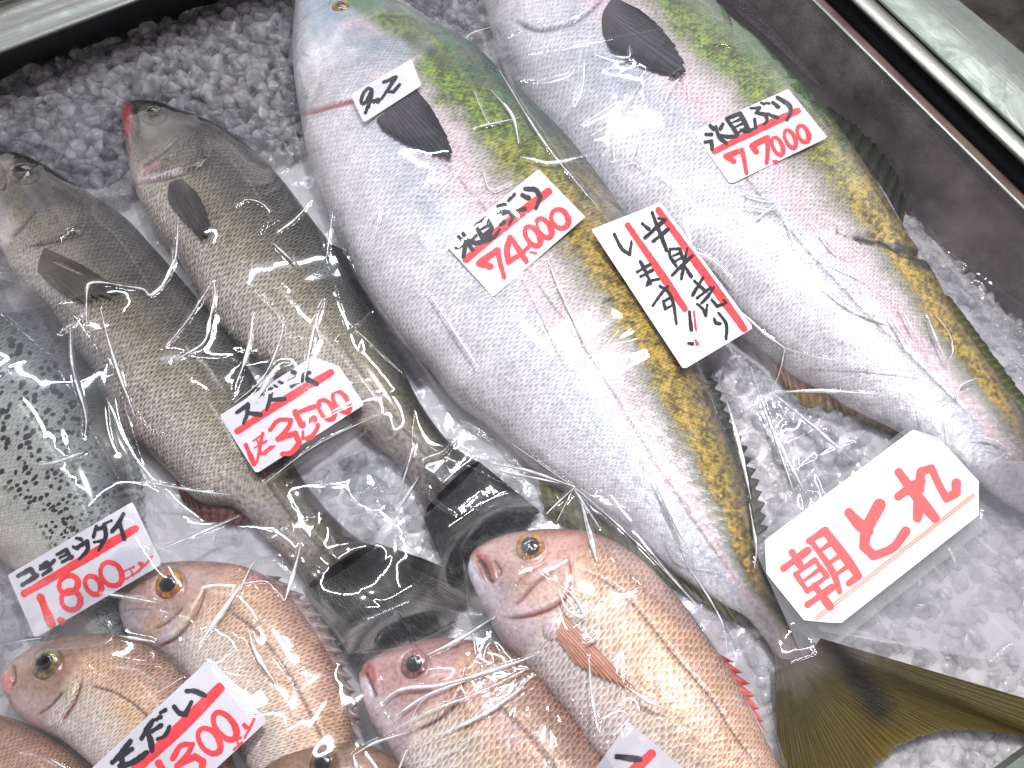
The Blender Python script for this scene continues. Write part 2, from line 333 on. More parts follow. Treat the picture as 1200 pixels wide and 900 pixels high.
def eye(f, root, c, r, iris, ring=(30, 28, 26), pupil=(8, 9, 12), pr=0.5, asp=1.0, rise=0.35, ang=0, lift=0.0012):
    cpt = f.z_at(c) + np.array([0, 0, lift]); R = r * DIST / F_PX * 0.93
    d = np.linalg.norm(f.px - np.array(c, float), axis=-1); i, j = np.unravel_index(np.argmin(d), d.shape)
    i = min(max(i, 3), f.ns - 4); j = min(max(j, 3), f.nt - 4)
    e1 = f.top[i + 3, j] - f.top[i - 3, j]; e2 = f.top[i, j + 3] - f.top[i, j - 3]; n = np.cross(e1, e2); n /= np.linalg.norm(n); n *= np.sign(n[2]); n = n * 0.6 + np.array([0, -0.15, 0.6]); n /= np.linalg.norm(n)
    a = np.array([math.cos(math.radians(ang)), -math.sin(math.radians(ang)), 0]); a -= n * (a @ n); a /= np.linalg.norm(a); b = np.cross(n, a)
    def dome(name, r0, r1, h0, h1, mat, par, k=14, colf=None):
        th = np.linspace(0, 2 * np.pi, 40, endpoint=False); V = []; U = []
        for q in np.linspace(0, 1, k):
            rr = r1 * math.sin(q * np.pi / 2); hh = h0 + (h1 - h0) * math.cos(q * np.pi / 2)
            for x in th: V.append(cpt + a * rr * math.cos(x) + b * rr * asp * math.sin(x) + n * hh); U.append((q, x))
        V = np.array(V); F = quads(k, 40, True); at = None
        if colf: at = {'col': np.array([colf(q, x) for q, x in U])}
        return mesh_np(name, V, F, mat, par, None, at)
    ci, cr_ = lin(iris), lin(ring)
    def cf(q, x):
        v = 0.8 + 0.35 * math.sin(x * 9 + math.sin(x * 4) * 2)
        w = sm(0.80, 0.97, q); e = sm(0.62, 0.5, q)
        return (ci * v) * (1 - w) + cr_ * w
    e = dome('eye', 0, R, -0.0005, R * rise, M_eye, root, 14, cf)
    dome('pupil', 0, R * pr, R * rise * (1 - 0.35 * pr * pr) - 0.0006, R * rise + 0.0006, M_pupil, e, 8)
    TOPS.append(cpt[None] + [[0, 0, R * rise]])
    # socket rim
    f.groove([(c[0] + (r * 1.18) * math.cos(x), c[1] + (r * 1.18) * asp * math.sin(x)) for x in np.linspace(0, 2 * np.pi, 20)], 0.0016, 2.2, fade=False)
    return e
def eye_mat():
    t = NT('eye iris'); col = t.n('ShaderNodeAttribute', attribute_name='col').outputs['Color']
    b = t.n('ShaderNodeBsdfPrincipled', {'Base Color': col, 'Roughness': 0.2, 'Metallic': 0.25, 'Coat Weight': 1.0, 'Coat Roughness': 0.03})
    return t.surf(b.outputs[0])
M_eye = eye_mat(); M_pupil = plain('eye pupil', (0.006, 0.007, 0.01), 0.08, coat=1.0)
def fan(name, root, base, tip, z0, z1, c0, c1, rays=14, jag=0.0, amp=0.0012, nr=150, nl=36, thick=0.0009, spots=None, curl=0.0, colf=None, seed=1, spiky=0.0):
    B = crs(base, nr); T = crs(tip, nr); r = np.random.default_rng(seed)
    t = np.linspace(0, 1, nr); L = np.ones(nr)
    ph = t * rays; saw = np.abs((ph % 1) - 0.5) * 2           # 1 at ray tips
    L = 1 - spiky * (1 - saw ** 1.0) - jag * vnoise(t * rays * 2.7, t * 0, seed) - jag * 0.5 * vnoise(t * rays * 9, t * 0 + 3, seed)
    q = np.linspace(0, 1, nl)
    X = B[None] + (T - B)[None] * (q[:, None] * L[None])[..., None]
    zz = np.asarray(z0)[None] if np.ndim(z0) else np.full((1, nr), z0); z1_ = np.asarray(z1)[None] if np.ndim(z1) else np.full((1, nr), z1)
    Z = zz * (1 - q[:, None]) + z1_ * q[:, None] + amp * np.cos(ph * 2 * np.pi)[None] * np.sqrt(q)[:, None] + curl * np.sin(q * np.pi)[:, None]
    W = P(X, Z); Wb = W - [0, 0, thick]
    m = q[:, None] * np.ones(nr)[None]
    col = lin(c0)[None, None] * (1 - m)[..., None] + lin(c1)[None, None] * m[..., None]
    k = 0.75 + 0.5 * (0.5 + 0.5 * np.cos(ph * 2 * np.pi))[None, :, None]; col = col * k
    if colf is not None: col = colf(X, q[:, None] * np.ones((1, nr)), col)
    F = quads(nl, nr); n = nl * nr; F2 = F[:, ::-1] + n
    rim = []
    for i in range(nl - 1): rim += [(i * nr, (i + 1) * nr, (i + 1) * nr + n, i * nr + n), (i * nr + nr - 1, i * nr + nr - 1 + n, (i + 1) * nr + nr - 1 + n, (i + 1) * nr + nr - 1)]
    for j in range(nr - 1): a = (nl - 1) * nr + j; rim.append((a, a + 1, a + 1 + n, a + n))
    uv = np.stack(np.broadcast_arrays(t[None] * rays / 14, q[:, None]), -1).reshape(-1, 2)
    o = mesh_np(name, np.vstack([W.reshape(-1, 3), Wb.reshape(-1, 3)]), np.vstack([F, F2, np.array(rim)]), M_fin, root, np.vstack([uv, uv]), {'col': np.vstack([col.reshape(-1, 3)] * 2)})
    TOPS.append(W.reshape(-1, 3))
    return o
# ---- yellowtails -------------------------------------------------------------
def paint_buri(f, tailfrom=0.55, green=1.0):
    t = f.t + 0.09 * NZ(f, 30, 3) + 0.05 * NZ(f, 7, 9) + 0.03 * NZ(f, 3, 19); s = f.ss
    ramp_t(f, t, [(0, (206, 204, 208)), (0.16, (224, 222, 226)), (0.26, (216, 216, 224)), (0.32, (202, 204, 215)), (0.38, (214, 211, 218)),
                  (0.46, (230, 206, 211)), (0.54, (206, 196, 196)), (0.60, (166, 162, 152)), (0.66, (136, 136, 118))])
    b = t + 0.10 * (0.5 - s) + 0.05 * NZ(f, 10, 21)            # lateral band
    head = 1 - sm(0.20, 0.34, s)
    yel = sm(0.585, 0.68, b + .04 * NZ(f, 4, 51))
    cG, cY = lin((112, 138, 48)), lin((176, 150, 58)); sp = fbm(f.px[..., 0] / 3.2, f.px[..., 1] / 3.2, 31, 3); sq = fbm(f.px[..., 0] / 11, f.px[..., 1] / 11, 33, 2)
    g0 = 0.40 if green > 0.5 else 0.56
    w = sm(g0, g0 + .20, s + .1 * (sq - .5))[..., None]; yc = cG * (1 - w) + cY * w
    dk = sm(0.70, 0.90, b + 0.12 * (sq - .5)); d0, d1 = lin((16, 76, 52)), lin((122, 104, 48))
    yc = yc * (1 - dk[..., None]) + (d0 * (1 - w) + d1 * w) * dk[..., None]
    yc = yc * (0.18 + 1.30 * sm(.25, .75, .7 * sp + .3 * sq)[..., None])
    f.col = f.col * (1 - yel[..., None]) + yc * yel[..., None]
    f.paint(sm(.90, .99, f.t) * .8, (20, 34, 26))
    f.paint(sm(.89, .95, s) * .8, (112, 102, 98)); f.paint(sm(.90, .95, s) * sm(.6, .85, t), (52, 50, 36))
    f.sc[:] = sm(0.2, 0.28, s)
A = Fish([(366, -72), (400, -42), (443, -2), (487, 22), (525, 46), (567, 70), (610, 112), (667, 165), (700, 203), (729, 245), (765, 310), (800, 377), (827, 445), (846, 500), (862, 540), (878, 590), (886, 644), (902, 690), (925, 728), (950, 750), (973, 766)],
         [(362, -68), (350, -20), (345, 30), (344, 70), (348, 110), (353, 140), (361, 180), (376, 225), (395, 275), (420, 330), (450, 378), (475, 407), (505, 436), (535, 473), (577, 503), (620, 545), (681, 592), (749, 640), (800, 678), (850, 710), (872, 722), (893, 745), (912, 775), (925, 802)],
         [(0, 0.03), (0.1, 0.02), (0.8, 0.016), (1, 0.012)], k=0.30, ns=820, nt=150, tail_k=0.25)
paint_buri(A)
rootA = thing('yellowtail', 'silver yellowtail with the tag 9.2 by its fin, in the middle of the ice', 'fish', 'yellowtails on the ice')
hd = 1 - sm(0.17, 0.215, A.ss + 0.02 * NZ(A, 14, 2))
A.paint(hd * 0.95, (150, 170, 182)); A.paint(hd * sm(0.50, 0.60, A.t + 0.08 * NZ(A, 9, 5)), (70, 116, 72)); A.paint(hd * sm(0.72, 0.84, A.t + .08 * NZ(A, 6, 15)), (30, 60, 48)); A.paint(hd * (1 - sm(.10, .25, A.t)) * .8, (206, 204, 204))
A.blob((372, 100), 34, (204, 200, 200), 0.6); A.blob((425, 45), 30, (104, 140, 152), 0.55, ry=16, ang=20, nz=.8); A.blob((452, 62), 40, (150, 176, 190), 0.6, ry=26); A.blob((520, 72), 22, (60, 86, 40), 0.8, ry=12, ang=35, nz=0.8)
A.blob((495, 52), 26, (40, 70, 55), 0.8, ry=10, ang=30, nz=.8)
A.groove([(352, 135), (380, 128), (415, 118), (450, 104), (485, 86)], 0.003, 2.6, cols=(170, 92, 92), cw=2.4)
A.step([(352, 137), (400, 124), (450, 104), (487, 84), (500, 60), (498, 30)][::-1], 0.003, 14)
A.groove([(345, 60), (372, 70), (400, 50), (420, 20)], 0.0015, 3); A.groove([(362, 30), (374, 60), (372, 100), (362, 128)], 0.001, 4)
A.blob((366, 104), 7, (222, 214, 205), 0.8, ry=4, ang=-20)
A.groove([(505, 175), (560, 235), (620, 320), (700, 430), (760, 530), (820, 620), (870, 690)], 0.0006, 2.5, cols=(150, 146, 142), cw=1.5)
A.blob((712, 352), 9, (30, 36, 34), 0.8, ry=3, ang=-25, nz=1.2)
eye(A, rootA, (399, 8), 14, (150, 122, 40), ring=(40, 50, 30), pr=0.52, asp=0.85, rise=.3, ang=15)
A.build(M_buri, rootA)
zA = lambda p: A.z_at(p)[2]
def zline(f, pts, n, dz=0.0):
    return np.array([f.z_at(p)[2] for p in crs(pts, 12)])[np.linspace(0, 11, n).round().astype(int)] + dz
def on(f, base, tip, name, root, c0, c1, dz=0.002, tipz=None, **kw):
    zb = np.interp(np.linspace(0, 1, 150), np.linspace(0, 1, 12), [f.z_at(p)[2] for p in crs(base, 12)])
    if tipz is None: zt = np.interp(np.linspace(0, 1, 150), np.linspace(0, 1, 12), [f.z_at(p)[2] for p in crs(tip, 12)]) + dz + 0.003
    else: zt = np.full(150, tipz)
    return fan(name, root, base, tip, zb + dz, zt, c0, c1, **kw)
on(A, [(441, 140), (462, 122), (487, 104)], [(447, 150), (480, 171), (510, 182), (530, 188), (530, 172), (520, 150), (505, 125)], 'pectoral_fin', rootA, (78, 74, 80), (20, 26, 34), rays=16, jag=.05, spiky=.04, dz=0.002, amp=0.0006)
fan('dorsal_fin', rootA, [(824, 435), (846, 498), (862, 540), (878, 590), (886, 640)], [(836, 436), (862, 492), (884, 538), (899, 590), (903, 630)], 0.022, 0.02, (52, 60, 44), (20, 26, 22), rays=15, jag=0.1, spiky=0.45, amp=0.0015)
fan('anal_fin', rootA, [(630, 560), (700, 604), (780, 664), (860, 716)], [(640, 606), (690, 632), (775, 680), (874, 738)], 0.014, 0.006, (110, 108, 50), (70, 72, 36), rays=22, jag=0.1)
def tail_col(X, q, col):
    g_ = (1 - sm(.08, .30, q + .1 * (fbm(X[..., 0] / 12, X[..., 1] / 12, 8) - .5))) * .9; col = col * (1 - g_[..., None]) + lin((118, 108, 100)) * g_[..., None]
    m = (1 - sm(0.0, 30, np.abs(seg_dist(X, [(968, 748), (995, 778), (1030, 830)])[0]))) * 0.9
    c = col * (1 - m[..., None]) + lin((16, 20, 18)) * m[..., None]
    e = sm(0.9, 1.0, q)[..., None] * 0.5; return c * (1 - e) + lin((100, 92, 50)) * e
fan('tail_fin', rootA, [(908, 766), (918, 772), (934, 772), (950, 764), (962, 748)], [(916, 985), (965, 990), (1008, 935), (1036, 893), (1078, 866), (1130, 858), (1200, 864), (1290, 884), (1310, 850)], 0.024, 0.014, (66, 62, 38), (88, 74, 16), rays=64, nr=400, nl=60, jag=0.03, amp=0.0004, colf=tail_col, thick=0.002)

B = Fish([(560, -205), (640, -140), (740, -70), (800, -22), (836, 2), (865, 30), (893, 52), (925, 84), (955, 114), (985, 148), (1015, 192), (1042, 235), (1070, 282), (1092, 315), (1110, 350), (1133, 387), (1157, 423), (1180, 456), (1210, 498), (1250, 545), (1275, 560)],
         [(556, -200), (545, -140), (550, -60), (566, 0), (577, 42), (592, 86), (618, 140), (655, 190), (696, 242), (740, 285), (790, 330), (840, 368), (868, 392), (900, 414), (930, 440), (967, 460), (1000, 480), (1053, 506), (1100, 535), (1150, 570), (1180, 592), (1220, 612), (1255, 630)],
         0.018, k=0.30, ns=820, nt=150, tail_k=0.25)
paint_buri(B, green=0.0)
rootB = thing('yellowtail', 'large silver yellowtail with green back beside the dark steel wall on the right', 'fish', 'yellowtails on the ice')
hb = 1 - sm(0.22, 0.25, B.ss + 0.015 * NZ(B, 14, 2)); B.paint(hb * sm(0.1, .3, B.t) * (1 - sm(.6, .7, B.t)), (160, 176, 186))
g = sm(0.72, 0.80, B.t + 0.05 * NZ(B, 9, 5)) * (1 - sm(0.5, 0.66, B.ss)); B.paint(g * 0.55, (84, 120, 58)); B.paint(sm(.9, 1, B.t) * (1 - sm(.6, .8, B.ss)) * .8, (30, 84, 62))
B.groove([(600, 24), (630, 36), (662, 30), (690, 14), (712, -8)], 0.003, 3, cols=(140, 140, 150), cw=2)
B.step([(600, 24), (630, 36), (662, 30), (690, 14), (712, -8)][::-1], 0.0025, 14)
B.blob((1035, 285), 48, (14, 20, 18), 0.95, ry=6, ang=12, nz=1.6); B.blob((1075, 305), 24, (14, 20, 18), 0.9, ry=8, ang=30, nz=1.6)
B.groove([(990, 277), (1030, 279), (1060, 296), (1092, 300)], 0.005, 4)
B.groove([(820, 140), (900, 240), (980, 330), (1060, 410), (1150, 500)], 0.0006, 2.5, cols=(150, 146, 142), cw=1.5)
B.build(M_buri, rootB)
on(B, [(706, 38), (706, 16), (718, -4)], [(716, 58), (745, 75), (780, 88), (806, 94), (802, 68), (780, 36), (752, 12)], 'pectoral_fin', rootB, (84, 80, 86), (20, 26, 36), rays=17, jag=.05, spiky=.04, dz=0.002, amp=0.0006)
fan('first_dorsal_fin', rootB, [(965, 128), (1000, 172), (1030, 212), (1058, 262)], [(972, 124), (1012, 152), (1046, 190), (1064, 232)], 0.022, 0.02, (40, 46, 34), (24, 26, 24), rays=9, jag=0.15)
fan('second_dorsal_fin', rootB, [(1108, 345), (1133, 387), (1170, 443), (1222, 512)], [(1114, 348), (1144, 386), (1184, 440), (1236, 508)], 0.024, 0.022, (92, 100, 52), (60, 66, 34), rays=20, jag=0.15)
fan('anal_fin', rootB, [(905, 425), (935, 444), (967, 462), (1056, 508)], [(918, 452), (940, 478), (985, 484), (1050, 512)], 0.014, 0.006, (150, 90, 86), (112, 106, 44), rays=16, jag=0.2)
# ---- sea bass -----------------------------------------------------------------
def paint_bass(f, dark=1.0):
    t = f.t + 0.06 * NZ(f, 26, 3) + 0.035 * NZ(f, 7, 9) - 0.20 * sm(.35, .8, f.ss) + 0.07 * (1 - sm(.2, .5, f.ss))
    ramp_t(f, t, [(0, (196, 182, 176)), (0.15, (198, 190, 178)), (0.30, (172, 164, 146)), (0.44, (130, 122, 98)), (0.56, (86, 82, 62)), (0.66, (38, 39, 30)), (0.80, (13, 18, 17)), (1, (16, 19, 19))])
    f.paint(sm(0.93, 1.0, f.ss + 0.03 * NZ(f, 8, 4)) * 0.9, (14, 15, 15)); f.sc[:] = sm(0.19, 0.24, f.ss)
    f.disp += 0.0
Cc = Fish([(-26, 186), (0, 180), (30, 184), (60, 199), (85, 216), (110, 231), (150, 258), (180, 290), (205, 318), (232, 350), (265, 390), (292, 432), (318, 480), (342, 540), (370, 582), (392, 607), (421, 633), (440, 640)],
          [(-26, 190), (-18, 235), (-6, 268), (6, 298), (20, 324), (40, 352), (62, 382), (88, 418), (117, 448), (130, 484), (150, 512), (176, 532), (205, 560), (232, 588), (270, 594), (290, 608), (313, 633), (345, 662), (362, 690)],
          0.012, k=0.31, ns=700, nt=130)
paint_bass(Cc)
rootC = thing('sea_bass', 'olive sea bass with its head cut by the left edge, above the spotted fish', 'fish', 'sea bass on the ice')
h = 1 - sm(0.155, 0.19, Cc.ss + 0.02 * NZ(Cc, 9, 2)); Cc.paint(h * .8 * (1 - sm(.75, .9, Cc.t)), (88, 88, 68)); Cc.paint(h * sm(.70, .88, Cc.t), (32, 34, 28)); Cc.paint(h * (1 - sm(.08, .24, Cc.t)) * .8, (180, 172, 164))
Cc.blob((68, 258), 30, (128, 122, 90), .5, ry=18, ang=-25)
Cc.step([(90, 206), (98, 240), (96, 268), (70, 280), (30, 292), (6, 296)], 0.0018, 14); Cc.groove([(90, 206), (98, 240), (96, 270), (70, 281), (30, 290)], 0.002, 2, cols=(70, 56, 48), cw=2.0)
Cc.groove([(64, 224), (44, 246), (24, 268), (10, 280)], 0.002, 2.6, cols=(62, 62, 48), cw=1.8); Cc.step([(64, 224), (44, 246), (24, 268)][::-1], 0.0015, 9)
Cc.groove([(-10, 196), (4, 196), (6, 214), (2, 226)], 0.002, 2.2, cols=(90, 40, 36), cw=2)
Cc.blob((150, 265), 30, (36, 56, 58), .6, ry=16, ang=45); Cc.blob((240, 400), 26, (44, 56, 66), .5, ry=12, ang=50)
Cc.groove([(100, 245), (135, 275), (160, 310), (200, 380), (260, 480), (330, 590), (390, 660)], 0.0008, 2, cols=(92, 84, 62), cw=1.4)
eye(Cc, rootC, (28, 201), 15, (60, 52, 22), ring=(26, 24, 14), lift=.0045, pr=0.62, asp=0.72, rise=.4, ang=-16, pupil=(6, 8, 20))
Cc.build(M_bass, rootC)
on(Cc, [(52, 290), (46, 304), (44, 318)], [(100, 312), (150, 343), (128, 352), (92, 356), (62, 338)][:], 'pectoral_fin', rootC, (70, 62, 46), (58, 54, 42), rays=14, jag=.1, spiky=.06, dz=0.0015, amp=0.0006)
fan('anal_fin', rootC, [(205, 562), (232, 588), (268, 596), (292, 608)], [(214, 590), (240, 612), (262, 616), (284, 618)], 0.01, 0.006, (134, 84, 80), (90, 52, 54), rays=9, jag=0.2)
def blk(X, q, col): return col
fan('tail_fin', rootC, [(355, 690), (375, 680), (400, 664), (425, 650), (446, 640)], [(424, 800), (462, 776), (492, 758), (530, 742), (545, 716), (562, 700)], 0.016, 0.01, (13, 12, 12), (8, 8, 9), rays=44, nr=320, nl=50, jag=0.05, spiky=0.02, amp=0.0008, thick=0.002)
fan('tail_edge', rootC, [(440, 636), (448, 641), (458, 650)], [(500, 656), (532, 672), (564, 702)], 0.016, 0.012, (12, 12, 12), (8, 8, 9), rays=6, amp=0.0008)

D_ = Fish([(147, 121), (165, 119), (190, 123), (215, 133), (260, 152), (300, 180), (335, 215), (365, 255), (392, 292), (415, 335), (440, 375), (465, 415), (487, 462), (510, 498), (533, 524), (562, 543)],
          [(145, 126), (146, 146), (150, 178), (156, 205), (163, 232), (176, 262), (192, 285), (210, 305), (230, 342), (253, 380), (287, 414), (340, 450), (400, 488), (447, 527), (477, 557), (500, 600)],
          0.012, k=0.31, ns=700, nt=130)
paint_bass(D_)
rootD = thing('sea_bass', 'grey sea bass with a pink jaw, lying beside the middle yellowtail', 'fish', 'sea bass on the ice')
h = 1 - sm(0.165, 0.20, D_.ss + 0.02 * NZ(D_, 9, 2)); D_.paint(h * .8 * (1 - sm(.75, .9, D_.t)), (80, 79, 70)); D_.paint(h * sm(.66, .84, D_.t), (28, 30, 28)); D_.paint(h * (1 - sm(.06, .26, D_.t)) * .8, (178, 150, 150))
D_.blob((205, 175), 34, (118, 117, 106), .5, ry=20, ang=-30)
D_.blob((148, 140), 8, (176, 70, 84), .95, ry=26, ang=0, h=0.002); D_.groove([(155, 122), (159, 140), (160, 158)], 0.004, 2.0, cols=(30, 20, 22), cw=1.8)
D_.blob((180, 196), 16, (170, 104, 104), .5, ry=8, ang=-30)
D_.step([(240, 155), (246, 178), (236, 192), (215, 202), (185, 210), (156, 217)], 0.0018, 14); D_.groove([(240, 155), (246, 178), (236, 193), (215, 203), (185, 211), (158, 217)], 0.002, 2, cols=(66, 58, 54), cw=1.8)
D_.groove([(158, 214), (185, 207), (215, 199)], 0.0, 2.5, cols=(226, 206, 208), cw=2.6)
D_.groove([(212, 158), (198, 172), (178, 188), (166, 196)], 0.002, 2.4, cols=(62, 60, 52), cw=1.8)
D_.groove([(250, 168), (290, 210), (330, 280), (380, 370), (440, 460), (520, 560)], 0.0008, 2, cols=(96, 88, 72), cw=1.4)
eye(D_, rootD, (180, 133), 11.5, (70, 60, 28), ring=(26, 24, 14), lift=.0045, pr=0.622, asp=0.78, rise=.4, ang=-12)
D_.build(M_bass, rootD)
on(D_, [(212, 209), (200, 214), (196, 226)], [(232, 226), (246, 254), (248, 282), (236, 284), (212, 258), (198, 240)], 'pectoral_fin', rootD, (60, 56, 54), (34, 34, 34), rays=13, jag=.1, spiky=.06, dz=0.0015, amp=0.0006)
fan('dorsal_fin', rootD, [(385, 285), (415, 335), (445, 385), (487, 446)], [(402, 292), (434, 338), (468, 384), (505, 434)], 0.016, 0.022, (22, 22, 24), (14, 14, 16), rays=12, jag=0.15, spiky=.2)
fan('tail_fin', rootD, [(496, 606), (514, 586), (534, 566), (560, 540)], [(535, 700), (565, 690), (590, 660), (612, 630), (634, 600)], 0.014, 0.008, (13, 12, 13), (8, 8, 9), rays=40, nr=300, nl=50, jag=0.04, amp=0.0008, thick=0.002)
# ---- spotted grunt --------------------------------------------------------------
E_ = Fish([(-190, 390), (-120, 345), (-50, 330), (0, 336), (30, 340), (52, 350), (72, 370), (88, 398), (106, 432), (124, 475), (140, 520), (150, 560), (156, 610), (156, 660), (152, 710), (150, 745)],
          [(-190, 400), (-180, 470), (-140, 560), (-80, 620), (-20, 648), (10, 664), (40, 688), (70, 712), (92, 730), (108, 750)], 0.022, k=0.30, ns=500, nt=120)
ramp_t(E_, E_.t + 0.06 * NZ(E_, 20, 3), [(0, (176, 164, 156)), (0.25, (190, 190, 178)), (0.45, (176, 180, 172)), (0.68, (146, 150, 146)), (0.86, (96, 104, 106)), (1, (50, 58, 62))])
E_.paint((1 - sm(.38, .50, E_.ss)) * .7, (52, 58, 60)); E_.paint(sm(.9, .98, E_.t) * .7, (30, 34, 36)); E_.spot = sm(0.30, 0.42, E_.t) * sm(.38, .46, E_.ss)
rootE = thing('spotted_grunt', 'grey fish with small black spots at the left edge above the 1,800 card', 'fish')
E_.build(M_grunt, rootE)
def strp(X, q, col): k = (np.sin(q * 14) > 0.2)[..., None]; return np.where(k, col * 0.35, col)
fan('dorsal_fin', rootE, [(80, 380), (106, 430), (124, 473), (140, 518), (152, 575), (156, 620)], [(92, 384), (120, 426), (143, 470), (160, 520), (172, 575), (174, 612)], 0.024, 0.02, (120, 128, 126), (96, 108, 108), rays=22, jag=0.08, spiky=.3, colf=strp)
# ---- sea breams -----------------------------------------------------------------
def paint_bream(f, hs=0.2, pink=0.5, warm=1.0):
    t = f.t + 0.06 * NZ(f, 22, 3) + 0.03 * NZ(f, 7, 9)
    p0, p1 = np.array((222, 196, 174)), np.array((212, 180, 174)); m = (p0 * (1 - pink) + p1 * pink)
    ramp_t(f, t, [(0, (214, 202, 202)), (0.2, (222, 208, 200)), (0.38, (220, 204, 188)), (0.6, tuple(m * [0.98, .92, .86])), (0.78, (204, 164, 138)), (0.92, (170, 126, 108)), (1, (128, 84, 70))])
    n = fbm(f.px[..., 0] / 26, f.px[..., 1] / 26, 77)
    f.paint(sm(.45, .7, n) * .35 * sm(.2, .5, t), (190, 150, 92)); f.sc[:] = sm(hs, hs + 0.05, f.ss); f.spot = sm(.5, .62, f.t) * sm(hs, hs + .08, f.ss) * .7
def bream_head(f, sn, e, op, hs, cheek=(186, 128, 112), pale=(206, 192, 196), top=(164, 104, 92)):
    h = 1 - sm(hs - .03, hs + .02, f.ss + 0.02 * NZ(f, 9, 2))
    f.paint(h * .85, cheek); f.paint(h * (1 - sm(.12, .42, f.t + .1 * NZ(f, 12, 6))) * .9, pale); f.paint(h * sm(.75, .95, f.t) * .8, top)
F_ = Fish([(556, 646), (564, 639), (585, 630), (610, 623), (650, 620), (692, 624), (727, 638), (762, 665), (792, 697), (820, 735), (846, 772), (866, 806), (886, 845), (906, 885), (928, 930), (945, 960)],
          [(551, 652), (549, 668), (556, 690), (570, 720), (588, 752), (610, 778), (640, 812), (668, 846), (692, 880), (730, 920), (790, 960), (850, 985), (905, 995)],
          [(0, 0.04), (.5, 0.036), (1, 0.02)], k=0.30, ns=600, nt=150)
paint_bream(F_, 0.25, 0.3); rootF = thing('red_sea_bream', 'whole orange pink sea bream with a clear golden eye below the middle yellowtail', 'fish', 'red sea breams at the front')
bream_head(F_, 0, 0, 0, 0.25, cheek=(204, 164, 152))
F_.paint(np.exp(-((F_.t - .45) / .14) ** 2) * sm(.3, .45, F_.ss) * .3, (222, 156, 112))
F_.blob((568, 662), 12, (176, 96, 84), .9, ry=24, ang=-28, h=.0015); F_.groove([(558, 652), (568, 664), (574, 680), (580, 680)], .004, 2.0, cols=(70, 30, 30), cw=1.8); F_.groove([(578, 655), (586, 668), (584, 676)], .002, 1.8, cols=(120, 60, 56), cw=1.4)
F_.blob((556, 678), 9, (222, 214, 220), .9, ry=22, ang=-14, h=.001)
F_.step([(668, 648), (668, 690), (655, 706), (630, 718), (600, 724), (585, 718)], .0035, 13); F_.groove([(668, 650), (669, 690), (655, 708), (630, 720), (600, 726)], .002, 2.2, cols=(150, 84, 76), cw=2)
F_.groove([(650, 668), (628, 684), (612, 702), (600, 712)], .0018, 2.4, cols=(160, 110, 104), cw=1.8); F_.groove([(642, 658), (618, 672), (600, 690)], .001, 2.4, cols=(176, 122, 112), cw=1.6)
F_.groove([(682, 668), (705, 678), (735, 700), (765, 735), (800, 778), (835, 820), (860, 860), (890, 900)], .001, 2, cols=(120, 76, 62), cw=1.7)
F_.blob((648, 736), 12, (226, 200, 202), .9, ry=15, ang=20, h=.004)
eye(F_, rootF, (622, 642), 15.5, (196, 136, 40), ring=(70, 50, 40), pr=.66, rise=.34)
F_.build(M_bream, rootF)
on(F_, [(662, 720), (656, 732), (652, 748)], [(752, 815), (724, 802), (700, 792), (676, 778)], 'pectoral_fin', rootF, (214, 160, 140), (204, 140, 112), rays=9, dz=0.001, amp=0.0004, thick=.0003, spiky=.1)
fan('dorsal_fin', rootF, [(842, 766), (860, 795), (876, 822), (892, 852)], [(862, 776), (880, 802), (890, 828), (900, 860)], 0.036, 0.034, (212, 70, 66), (206, 66, 60), rays=6, spiky=.7)
G_ = Fish([(425, 784), (432, 774), (455, 762), (490, 751), (530, 748), (570, 754), (600, 764), (624, 782), (652, 812), (682, 850), (706, 884), (730, 925), (750, 970)],
          [(421, 790), (424, 815), (435, 845), (450, 872), (470, 905), (500, 945), (540, 985), (600, 1030), (660, 1050)], [(0, .04), (1, .03)], k=.30, ns=500, nt=140)
paint_bream(G_, .28, .95); rootG = thing('red_sea_bream', 'purplish pink sea bream under bright crinkled plastic, its head beside the dark bass tail', 'fish', 'red sea breams at the front')
bream_head(G_, 0, 0, 0, .28, cheek=(178, 136, 134), top=(140, 90, 92)); G_.paint(sm(.6, .9, G_.t) * sm(.3, .4, G_.ss) * .5, (140, 92, 56))
G_.blob((434, 790), 9, (166, 90, 92), .9, ry=20, ang=-14, h=.001); G_.groove([(428, 788), (434, 804), (440, 818)], .003, 2, cols=(90, 40, 44), cw=1.8); G_.blob((428, 812), 8, (216, 208, 214), .9, ry=20, ang=-10)
G_.step([(545, 775), (540, 812), (520, 838), (485, 858), (462, 864)], .003, 13); G_.groove([(546, 778), (541, 812), (521, 838), (486, 858)], .002, 2.2, cols=(120, 66, 66), cw=2)
G_.groove([(520, 795), (500, 815), (480, 828)], .0015, 2.4); G_.groove([(575, 820), (610, 850), (640, 885), (660, 920)], .001, 2, cols=(112, 66, 62), cw=1.7)
eye(G_, rootG, (486, 779), 14, (150, 100, 100), ring=(120, 88, 88), pr=.6, rise=.3)
G_.build(M_bream, rootG)
fan('dorsal_fin', rootG, [(610, 770), (650, 810), (684, 852), (712, 894)], [(624, 772), (664, 804), (698, 844), (726, 886)], .038, .036, (104, 60, 62), (120, 76, 76), rays=12, spiky=.35)
H_ = Fish([(141, 694), (150, 678), (180, 663), (220, 658), (262, 660), (292, 666), (322, 682), (346, 706), (368, 738), (386, 768), (400, 800), (410, 840), (416, 880), (420, 930)],
          [(139, 700), (143, 725), (154, 748), (176, 762), (200, 775), (225, 800), (250, 838), (280, 885), (310, 930)], [(0, .035), (1, .03)], k=.28, ns=500, nt=140)
paint_bream(H_, .30, .5); rootH = thing('red_sea_bream', 'rosy tan sea bream with an orange eye, right below the 1,800 card', 'fish', 'red sea breams at the front')
bream_head(H_, 0, 0, 0, .30, cheek=(182, 150, 140), pale=(192, 178, 182), top=(136, 98, 88))
